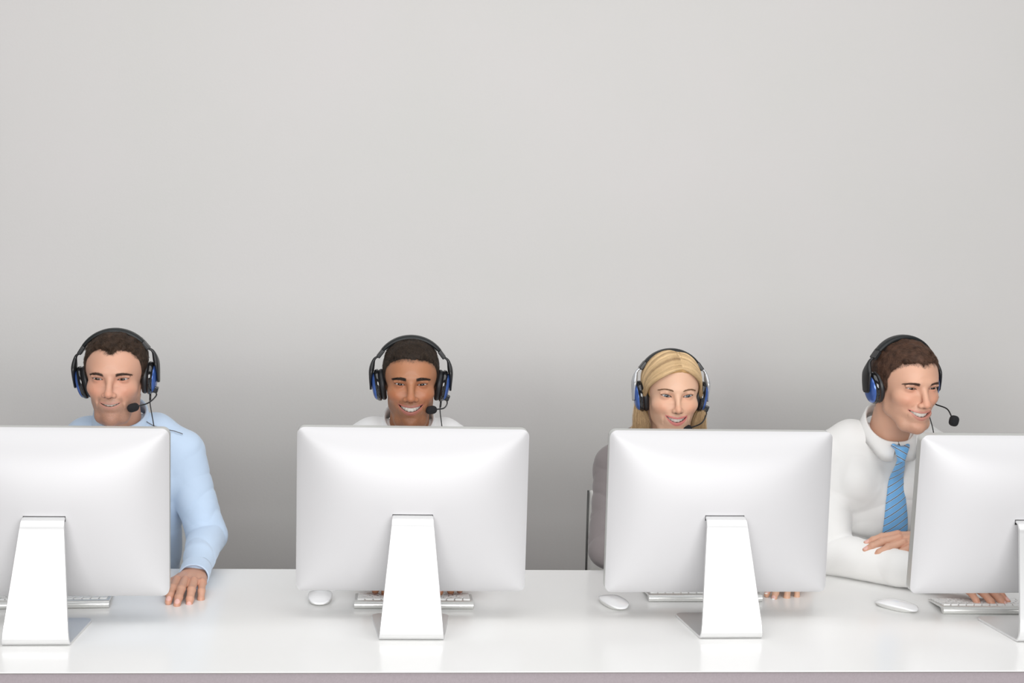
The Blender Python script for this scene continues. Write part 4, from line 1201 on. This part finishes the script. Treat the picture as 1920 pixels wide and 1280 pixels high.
# ------------------------------------------------------------------ people
def Rzyx(yaw, pitch, roll):
    return np.array(Matrix.Rotation(rad(yaw), 3, 'Z') @ Matrix.Rotation(rad(pitch), 3, 'X') @ Matrix.Rotation(rad(roll), 3, 'Y'))

HAND_RELAX = dict(curls=[(28, 30, 18), (30, 34, 20), (34, 36, 22), (38, 38, 22)], spread=[4, 1, -4, -10])

def build_person(p):
    c = p['head']; R = Rzyx(*p['rot']); eye = np.array(p['eye'])
    loc = eye - R @ np.array((0, -0.0885, 0.0))
    root = empty('person', (loc[0], p['hip'][1], 0.0)); tag(root, p['label'], 'person')
    rl = Matrix.Translation(root.location).inverted()
    kids = []
    N = np.array(p['neck_w'])
    c['neck'] = tuple(R.T @ (N + np.array((0, 0.01, 0.0)) - loc))
    c['neck'] = tuple(np.clip(c['neck'], -0.2, 0.2))
    hV, hF, hC, info = sculpt_head(c)
    hN = normals(hV, hF)
    VV = [hV @ R.T + loc]; FF = [hF]; CC = [hC]
    skin = np.array(c['skin'])
    def push(V, F, C):
        off = sum(len(v) for v in VV); VV.append(V); FF.append(F + off); CC.append(C)
    # trunk and arms under the clothes
    G = sculpt_torso(p, -0.004, 0.008)
    nk = loc + R @ np.array((0, 0.045, -0.11))
    G.cone(tuple(nk), tuple(N + (0, 0.012, -0.02)), 0.034, 0.045, 0.03)
    V, F = G.extract(); push(relax(V, F, 2), F, np.tile(skin, (len(V), 1)))
    for hd in p['hands']:
        V, F, C = sculpt_hand(hd['M'], hd['O'], hd['sg'], hd['curls'], hd['spread'], hd.get('skin', skin), hd.get('thumb'), hd.get('scale', 1.0), hd.get('nails'), c['seed'], hd.get('arm', 0.07), hd.get('wd', (0, -1, 0)))
        push(V, F, C)
    body = link_mesh('body', np_mesh('body', np.concatenate(VV), np.concatenate(FF), np.concatenate(CC)), skin_material('skin', c.get('skin_rough', 0.46)), root)
    kids.append(body)
    for sg in (-1, 1): kids.append(make_eye(info, sg, R, loc, root, c['iris'], (rad(c['gaze'][0]), rad(c['gaze'][1]))))
    kids.append(make_teeth(info, R, loc, root, c))

    hm = hair_material('hair_fibre', c['str1'], c['str2'], c.get('hair_rough', 0.45), lock=c.get('lock'))
    hb = mat('hair_base', rough=0.65, spec=0.2, vcol='Col')
    bm_ = hair_material('brow_fibre', c['brow_col'], tuple(np.array(c['brow_col']) * 1.5))
    before = set(bpy.data.objects)
    if c.get('long'): long_hair(c, root, R, loc, hm, hb)
    else: short_hair(c, root, R, loc, hm, hb)
    brows(c, info, hV, hN, R, loc, bm_, root)
    kids += [o for o in bpy.data.objects if o not in before and o.parent == root]
    # headset
    hs = p['headset']; Rh = R @ Rzyx(*hs.get('rot', (0, 0, 0)))
    ho = make_headset(hs, Rh, loc + R @ np.array(hs.get('off', (0, 0.012, -0.018))))
    tag(ho, hs['label'], 'headset', 'black call centre headsets with blue ear cups')
    before = set(bpy.data.objects)
    if p.get('clothes', True): dress(p, root, R, loc)
    kids += [o for o in bpy.data.objects if o not in before and o.parent == root]
    for o in kids: o.matrix_parent_inverse = rl
    return root

# ------------------------------------------------------------------ clothes
def snap_front(V, x, z, up=0.002):
    """point on the camera side of a cloth surface at (x, z)"""
    j = np.where((np.abs(V[:, 0] - x) < 0.006) & (np.abs(V[:, 2] - z) < 0.006))[0]
    if len(j) == 0: j = np.argsort((V[:, 0] - x) ** 2 + (V[:, 2] - z) ** 2)[:4]
    k = j[np.argmin(V[j, 1])]; return np.array((x, V[k, 1] - up, z))

def dress(p, root, R, loc):
    N = np.array(p['neck_w']); cl = p['cloth']; m = cl['mat']
    G = sculpt_torso(p, cl.get('off', 0.009), 0.0036)
    nk = loc + R @ np.array((0, 0.034, -0.08))
    nd = unit(nk - N)
    G.cone(tuple(N + nd * 0.022 + np.array((0, 0.006, 0))), tuple(N + nd * 0.12), 0.046, 0.052, 0.008, mode='cut')
    folds = []
    for a in p['arms']:
        S, E, W = [np.array(q, float) for q in a[:3]]
        d = unit(W - E); c0 = W + d * (0.040 + (a[3] if len(a) > 3 else 0.012))
        G.cone(tuple(c0), tuple(c0 + d * 0.07), 0.050, 0.055, 0.0, mode='cut')
        folds += [(E, 0.055, 0.0062, unit(W - E) * 0.8 + unit(E - S) * 0.6, 105), ((S * .5 + E * .5), 0.06, 0.0035, unit(E - S) + np.array((0.5, 0, 0)), 80),
                  (E * .45 + W * .55, 0.05, 0.0030, d + np.array((0, 0, .4)), 95), (S + np.array((0, -0.04, -0.06)), 0.06, 0.0040, (0.8 if S[0] < N[0] else -0.8, 0.1, 1), 85)]
    Hc = np.array(p['hip']); folds.append((N * .35 + Hc * .65, 0.16, 0.0032, (0.25, 0, 1), 90))
    V, F = G.extract(); V = relax(V, F, 3, 0.5); Nn = normals(V, F)
    V = wrinkle(V, Nn, p['head']['seed'], folds, cl.get('base', 0.0012)); V = relax(V, F, 1, 0.4)
    sh = link_mesh(cl['name'], np_mesh(cl['name'], V, F), m, root); sh['label'] = cl['label']
    for a in p['arms']:
        E, W = np.array(a[1], float), np.array(a[2], float)
        make_cuff(W, E, a[4] if len(a) > 4 else cl.get('cuff_r', 0.0345), cl.get('cuff_mat', m), sh, L=cl.get('cuff_l', 0.058), beyond=a[3] if len(a) > 3 else 0.012)
    if cl.get('collar'):
        k = cl['collar']; kw = {a: b for a, b in k.items() if a not in ('at', 'rot', 'mat')}
        make_collar(N + np.array(k['at']), Rzyx(*k.get('rot', (0, 10, 0))), k.get('mat', m), sh, **kw)
    if cl.get('piping'):
        for line in cl['piping']:
            pts = [tuple(snap_front(V, *q, up=0.0008)) for q in [tuple(v) for v in catmull([(a, b) for a, b in line], 6)]]
            tube('piping', pts, 0.0012, MATS['grey_piping'], sh)['label'] = 'dark grey shoulder seam'
    if cl.get('placket'):
        x0, z0, x1, z1 = cl['placket']; rows = []
        for i in range(40):
            t = i / 39; x = x0 + (x1 - x0) * t; z = z0 + (z1 - z0) * t
            row = [snap_front(V, x + q, z, 0.0012 if abs(q) < 0.014 else -0.004) for q in (-0.016, -0.0135, 0, 0.0135, 0.016)]; rows.append(row)
        A = np.array(rows); 
        for it in range(6): A[1:-1] = (A[:-2] + A[2:] + 2 * A[1:-1]) / 4
        grid_mesh('placket', A, material=m, parent=sh)
    if cl.get('tie'): make_tie(cl['tie'], V, sh)
    # trousers and shoes, out of sight under the desk
    x = Hc[0]; T = Clay((x - 0.27, Hc[1] - 0.55, 0.03), (x + 0.27, Hc[1] + 0.2, 0.76), 0.008)
    T.ell((x, Hc[1], 0.585), (0.178, 0.130, 0.095), 0.03)
    for s in (-1, 1):
        T.cone((x + s * 0.085, Hc[1] - 0.02, 0.565), (x + s * 0.115, Hc[1] - 0.43, 0.545), 0.084, 0.064, 0.03)
        T.cone((x + s * 0.115, Hc[1] - 0.43, 0.545), (x + s * 0.115, Hc[1] - 0.36, 0.11), 0.064, 0.050, 0.03)
    v, f = T.extract(); v = relax(v, f, 3)
    link_mesh('trousers', np_mesh('trousers', v, f), MATS[cl.get('trousers', 'dark_trousers')], root)
    for s in (-1, 1):
        T = Clay((x + s * 0.115 - 0.07, Hc[1] - 0.60, -0.02), (x + s * 0.115 + 0.07, Hc[1] - 0.26, 0.13), 0.006)
        T.cone((x + s * 0.115, Hc[1] - 0.345, 0.045), (x + s * 0.115, Hc[1] - 0.52, 0.034), 0.041, 0.034, 0.02); T.cone((x + s * 0.115, Hc[1] - 0.35, 0.05), (x + s * 0.115, Hc[1] - 0.35, 0.09), 0.040, 0.036, 0.02)
        T.field(lambda X, Y, Z: Z - 0.004 + 0 * X + 0 * Y, (-9, -9, -9), (9, 9, 9), 0.0, 'cut')
        v, f = T.extract(); link_mesh('shoe', np_mesh('shoe', relax(v, f, 2), f), MATS['black_leather'], root)

def make_tie(t, V, parent):
    """knot plus blade that lies on the shirt front"""
    k = np.array(t['knot']); e = np.array(t['end'])
    base = snap_front(V, k[0], k[2] - 0.02, 0.0)
    rows = []; n = 46
    for i in range(n):
        f = i / (n - 1); x = k[0] + (e[0] - k[0]) * f; z = k[2] - 0.016 + (e[2] - k[2] + 0.016) * f
        w = 0.0100 + (0.036 - 0.0100) * (1 - (1 - f) ** 1.5) * 0.92 ; dx = (e[0] - k[0]) * 0
        rows.append([])
        yf = k[1] * (1 - smooth01(np.array([f]), 0, 0.35)[0]) + max(snap_front(V, x, z, 0.004)[1], t.get('ymin', 0)) * smooth01(np.array([f]), 0, 0.35)[0]
        cr = 0.0010 * math.sin(f * 9)
        for (q, d) in ((-1, 0.0), (-0.98, -0.0026), (-0.5, -0.0048 - cr), (0, -0.0056), (0.5, -0.0048 + cr), (0.98, -0.0026), (1, 0.0), (0.5, 0.0012), (-0.5, 0.0012)):
            rows[-1].append((x + q * w, yf + d + 0.010 * q * q * 0.3, z))
    A = np.array(rows)
    for it in range(10): A[1:-1, :, 1] = (A[:-2, :, 1] + A[2:, :, 1] + 2 * A[1:-1, :, 1]) / 4
    tie = grid_mesh('tie', A, closed_v=True, material=t['mat'], parent=parent); tie['label'] = 'light blue tie with navy and white diagonal stripes'
    G = Clay(k - 0.05, k + 0.05, 0.0013)
    kr = t.get('roll', 0.0)
    def fn(X, Y, Z):
        X = X - k[0]; Y = Y - k[1]; Z = Z - k[2]; X = X - Z * t.get('skew', 0.0)
        w = 0.0095 + 0.0115 * np.clip((Z + 0.020) / 0.040, 0, 1); 
        d = np.sqrt((X / w) ** 2 + (Y / 0.0105) ** 2) * 0.0125 - 0.0125
        return np.maximum(d, np.abs(Z) - 0.020)
    G.field(fn, k - 0.05, k + 0.05, 0.0, 'add')
    for s in (-1, 1): G.cone(k + np.array((s * 0.006, 0.003, 0.012)), k + np.array((s * 0.019, 0.012, 0.019)), 0.0075, 0.006, 0.006, flat=((0, 1, 0.2), 1.6))
    v, f = G.extract(); v = relax(v, f, 6, 0.5)
    kn = link_mesh('tie_knot', np_mesh('tie_knot', v, f), t['knot_mat'], tie)

def stripe_material(name, ang, scale, org):
    m = mat(name, rough=0.42, spec=0.4, bump=(1800, 0.2, 0.0003), sheen=0.2); nt = m.node_tree; b = nt.nodes['Principled BSDF']
    tc = nt.nodes.new('ShaderNodeTexCoord'); sp = nt.nodes.new('ShaderNodeSeparateXYZ'); nt.links.new(tc.outputs['Object'], sp.inputs[0])
    def mth(op, a, bb):
        n = nt.nodes.new('ShaderNodeMath'); n.operation = op
        for i, v in enumerate((a, bb)):
            if v is None: continue
            if isinstance(v, (int, float)): n.inputs[i].default_value = v
            else: nt.links.new(v, n.inputs[i])
        return n.outputs[0]
    s = mth('ADD', mth('MULTIPLY', sp.outputs[0], -math.sin(ang) * scale), mth('MULTIPLY', sp.outputs[2], math.cos(ang) * scale))
    fr = mth('FRACT', mth('ADD', s, 100.0), None)
    r = nt.nodes.new('ShaderNodeValToRGB'); r.color_ramp.interpolation = 'CONSTANT'
    el = r.color_ramp.elements; blue = (0.17, 0.44, 0.78, 1); pale = (0.36, 0.60, 0.86, 1); navy = (0.02, 0.035, 0.09, 1); white = (0.72, 0.80, 0.88, 1)
    el[0].position = 0.0; el[0].color = blue
    el[1].position = 0.70; el[1].color = white
    for (q, cc) in ((0.74, navy), (0.86, white), (0.90, blue)):
        x_ = el.new(q); x_.color = cc
    nt.links.new(fr, r.inputs['Fac']); nt.links.new(r.outputs['Color'], b.inputs['Base Color'])
    return m

mat('grey_piping', (0.16, 0.17, 0.19), rough=0.7); mat('dark_trousers', (0.03, 0.03, 0.035), rough=0.8); mat('black_leather', (0.012, 0.011, 0.010), rough=0.35)
mat('skirt_grey', (0.20, 0.18, 0.18), rough=0.8)
F_blue = fabric('pale_blue_cotton', (0.56, 0.69, 0.86)); F_white = fabric('white_cotton', (0.84, 0.83, 0.81)); F_white2 = fabric('white_cotton_fine', (0.86, 0.86, 0.86))
F_grey = fabric('grey_suiting', (0.25, 0.22, 0.22), rough=0.85, weave=1500, st=0.4)
T_stripe = stripe_material('striped_tie_silk', rad(38), 60.0, 0); T_knot = stripe_material('striped_tie_knot_silk', rad(-28), 60.0, 0)
UP = (0, 0, 1)

m1 = dict(seed=3, skin=(0.60, 0.335, 0.235), hair_col=(0.040, 0.024, 0.016), str1=(0.018, 0.011, 0.008), str2=(0.10, 0.06, 0.036), lip=(0.50, 0.235, 0.185), lip_l=0.0040, lip_amt=0.75, mouth_w=0.0262, open=0.0050, lift=0.0048, teeth_low=0.0055,
          lash=(0.03, 0.015, 0.01), brow_col=(0.045, 0.025, 0.017), iris=(0.07, 0.035, 0.02), gaze=(-2, 9), stubble=0.55, smile=0.8, jaw=0.90,
          hl=.070, recess=0.007, peak=0.005, peak_x=-0.002, hair_side=0.0045, hair_top=0.0080, hair_len=0.010, comb_x=0.35, comb_y=-0.8, mess=0.7, lid_u=0.0027, lid_l=0.0025, brow_z=0.0092, brow_t=0.0038, eye_x=0.0310, face_w=0.97, nose_w=1.02, nose_l=1.05)
m2 = dict(seed=5, skin=(0.39, 0.172, 0.088), hair_col=(0.024, 0.016, 0.011), str1=(0.010, 0.007, 0.005), str2=(0.12, 0.075, 0.05), lip=(0.40, 0.135, 0.11), mouth_w=0.0325, open=0.0112, lift=0.0075,
          lash=(0.01, 0.006, 0.005), brow_col=(0.012, 0.008, 0.006), iris=(0.025, 0.012, 0.007), gaze=(0, 8), stubble=0.6, smile=1.25, lip_u=0.0032, lip_l=0.0052, jaw=0.90, mouth_z=-0.060,
          hl=.060, hair_side=0.0030, hair_top=0.0065, hair_len=0.0045, curl=0.6, lift_h=1.0, mess=0.3, hl_soft=0.022, fade=0.012, lid_u=0.0026, lid_l=0.0021, brow_t=0.0046, brow_arch=0.003, brow_z=0.0125, eye_x=0.0285, face_w=0.93, nose_w=1.12, nose_l=1.0)
m3 = dict(seed=8, skin=(0.68, 0.42, 0.29), hair_col=(0.40, 0.235, 0.095), str1=(0.19, 0.100, 0.042), str2=(0.88, 0.64, 0.36), lip=(0.60, 0.15, 0.155), mouth_w=0.0285, open=0.0095, lift=0.0070, mouth_z=-0.060,
          lash=(0.02, 0.012, 0.01), lash_amt=1.0, lash_w=0.0010, brow_col=(0.16, 0.085, 0.045), brow_amt=0.6, iris=(0.13, 0.155, 0.17), gaze=(2, 6), smile=1.0, lip_u=0.0032, lip_l=0.0050,
          hl=.064, hl_tab=[.062, .060, .052, .038, .022, .008, -.004, -.020, -.03, -.04, -.055, -.078, -.085], long=True, part_x=0.012, lock=True, lid_u=0.0037, lid_l=0.0027, brow_t=0.0018, brow_arch=0.0055, brow_z=0.0130, eye_x=0.0285, face_w=0.93, jaw=0.80, face_l=0.98, nose_w=0.85, nose_l=1.0, nose_t=0.85, brow=0.0045, cant=0.0018, neck_r=0.046)
m4 = dict(seed=12, skin=(0.63, 0.36, 0.25), hair_col=(0.060, 0.030, 0.019), str1=(0.030, 0.014, 0.009), str2=(0.15, 0.08, 0.048), lip=(0.55, 0.22, 0.18), mouth_w=0.0335, open=0.0105, lift=0.0075,
          lash=(0.03, 0.015, 0.01), brow_col=(0.060, 0.030, 0.020), iris=(0.06, 0.035, 0.022), gaze=(-6, 8), stubble=0.18, smile=1.2,
          hl=.064, peak=0.004, hair_side=0.0045, hair_top=0.0085, hair_len=0.008, comb_x=0.5, comb_y=-0.6, mess=0.4, lift_h=0.08, curl=0.06, str_back=0.015, lid_u=0.0024, lid_l=0.0022, brow_z=0.0095, brow_t=0.0034, eye_x=0.0315, face_w=0.98, jaw=0.92, nose_w=1.05, nose_l=1.12, nose_t=1.15, teeth_low=0.0092)

PEOPLE = [
  dict(head=m1, eye=(-0.636, 4.12, 1.239), rot=(-1, 1, 0), label='smiling man with brown receding hair in a light blue shirt, hand resting on the desk',
       neck_w=(-0.632, 4.275, 1.080), hip=(-0.635, 4.40, 0.60), sleeve=0.003, build=0.93,
       arms=[((-0.795, 4.31, 0.995), (-0.85, 4.27, 0.80), (-0.79, 4.02, 0.785)), ((-0.480, 4.30, 1.020), (-0.412, 4.262, 0.812), (-0.417, 4.035, 0.777), 0.036, 0.0365)],
       hands=[dict(M=frame((0.15, -1, 0.0), UP), O=(-0.785, 4.0, 0.79), sg=-1, curls=[(18, 20, 12)] * 4, spread=[4, 1, -4, -8]),
              dict(M=frame((-0.06, -1, -0.03), (0.05, -0.1, 1)), O=(-0.418, 4.030, 0.778), sg=1, curls=[(8, 18, 10), (9, 18, 10), (12, 22, 12), (20, 28, 14)], spread=[3, 1, -3, -8], scale=1.04)],
       cloth=dict(name='shirt', label='light blue button shirt', mat=F_blue, off=0.007, collar=dict(at=(0, -0.004, 0.040), rot=(0, 12, 0), gap=22, drop=0.034, leaf=0.045, point=0.066),
                  piping=[[(-0.565, 1.112), (-0.545, 1.102), (-0.525, 1.097)], [(-0.522, 1.094), (-0.498, 1.088), (-0.474, 1.079)]], placket=(-0.632, 1.03, -0.635, 0.62)),
       headset=dict(label='headset of the man in the light blue shirt, microphone by his jaw', mic=(0.049, -0.086, -0.060), rot=(0, 0, -5))),
  dict(head=m2, eye=(0.108, 4.20, 1.224), rot=(-1, 1, 0), label='broadly smiling man with very short dark hair and white shirt, shoulders behind a computer',
       neck_w=(0.108, 4.345, 1.060), hip=(0.108, 4.43, 0.60), sleeve=0.006,
       arms=[((-0.060, 4.36, 1.005), (-0.11, 4.30, 0.80), (0.01, 4.03, 0.785)), ((0.276, 4.36, 1.005), (0.33, 4.30, 0.80), (0.225, 4.03, 0.785))],
       hands=[dict(M=frame((0.10, -1, -0.02), UP), O=(0.026, 4.020, 0.812), sg=-1, curls=[(20, 16, 8), (22, 72, 50), (24, 74, 50), (26, 72, 50)], spread=[4, 1, -4, -8]),
              dict(M=frame((-0.10, -1, -0.02), UP), O=(0.226, 4.030, 0.812), sg=1, curls=[(20, 16, 8), (22, 72, 50), (24, 74, 50), (26, 72, 50)], spread=[4, 1, -4, -8])],
       cloth=dict(name='shirt', label='white open neck shirt', mat=F_white2, collar=dict(at=(0, -0.004, 0.046), rot=(0, 12, 0), gap=26, drop=0.04, leaf=0.045, point=0.07)),
       headset=dict(label='headset of the man with very short dark hair, microphone beside his chin', mic=(0.054, -0.075, -0.052))),
  dict(head=m3, eye=(0.798, 4.20, 1.203), rot=(0, 1, 0), label='smiling woman with long blonde hair and a grey jacket behind a computer',
       neck_w=(0.800, 4.345, 1.048), hip=(0.805, 4.42, 0.60), build=0.88, sleeve=0.008,
       arms=[((0.664, 4.345, 0.985), (0.640, 4.25, 0.788), (0.74, 4.11, 0.785)), ((0.938, 4.345, 0.985), (1.035, 4.27, 0.80), (1.108, 4.060, 0.785))],
       hands=[dict(M=frame((0.2, -1, 0), UP), O=(0.745, 4.09, 0.79), sg=-1, curls=[(20, 24, 14)] * 4, spread=[3, 1, -3, -6], scale=0.9),
              dict(M=frame((-0.60, -0.80, 0.0), (-0.25, -0.25, 1)), O=(1.098, 4.035, 0.776), arm=0.04, sg=1, curls=[(10, 20, 12), (14, 26, 16), (26, 44, 24), (36, 50, 26)], spread=[6, 2, -3, -7], scale=0.88, nails=(0.82, 0.52, 0.48))],
       cloth=dict(name='jacket', label='grey tailored jacket', mat=F_grey, cuff_mat=F_grey, base=0.0018, trousers='skirt_grey', collar=dict(at=(0, 0.0, 0.018), rot=(0, 12, 0), gap=40, drop=0.05, leaf=0.04, point=0.06)),
       headset=dict(label='headset of the blonde woman, the only one with silver arms', mic=(0.030, -0.085, -0.078), silver=True, rot=(0, -4, 0), sx=0.95, sz=0.985, band_t=0.0055)),
  dict(head=m4, eye=(1.398, 4.05, 1.252), rot=(13, 4, 0), label='smiling man with brown hair, white shirt and striped tie leaning on folded arms',
       neck_w=(1.368, 4.215, 1.088), hip=(1.40, 4.43, 0.60), sleeve=0.008,
       arms=[((1.205, 4.26, 1.030), (1.212, 4.185, 0.795), (1.432, 3.975, 0.785)), ((1.545, 4.27, 1.025), (1.70, 4.17, 0.80), (1.475, 4.088, 0.860))],
       hands=[dict(M=frame((0.60, -0.80, -0.03), UP), O=(1.445, 3.955, 0.790), sg=-1, curls=[(12, 14, 8), (14, 16, 8), (16, 18, 10), (18, 20, 10)], spread=[5, 1, -4, -12], skin=(0.62, 0.33, 0.225)),
              dict(M=frame((-1, -0.12, -0.05), (-0.05, -0.40, 1)), O=(1.452, 4.080, 0.858), sg=1, curls=[(8, 14, 8), (10, 16, 8), (13, 18, 10), (20, 28, 14)], spread=[4, 1, -2, -5], arm=0.05)],
       cloth=dict(name='shirt', label='white long sleeved shirt', mat=F_white, base=0.0022, collar=dict(at=(0, -0.004, 0.046), rot=(6, 15, 0), gap=1.0, drop=0.052, leaf=0.034, point=0.046, spread=0.018),
                  tie=dict(knot=(1.374, 4.120, 1.071), end=(1.392, 4.2, 0.84), ymin=4.085, mat=T_stripe, knot_mat=T_knot)),
       headset=dict(label='headset of the man with the striped tie, microphone out in front of his cheek', mic=(0.094, -0.100, -0.078), boom_mid=(0.098, -0.060, -0.052), rot=(0, -6, 0), sz=1.03, mic_dir=(0.1, -0.2, 1), mic_len=0.0145, mic_r=0.0125)),
]
for p in PEOPLE: build_person(p)
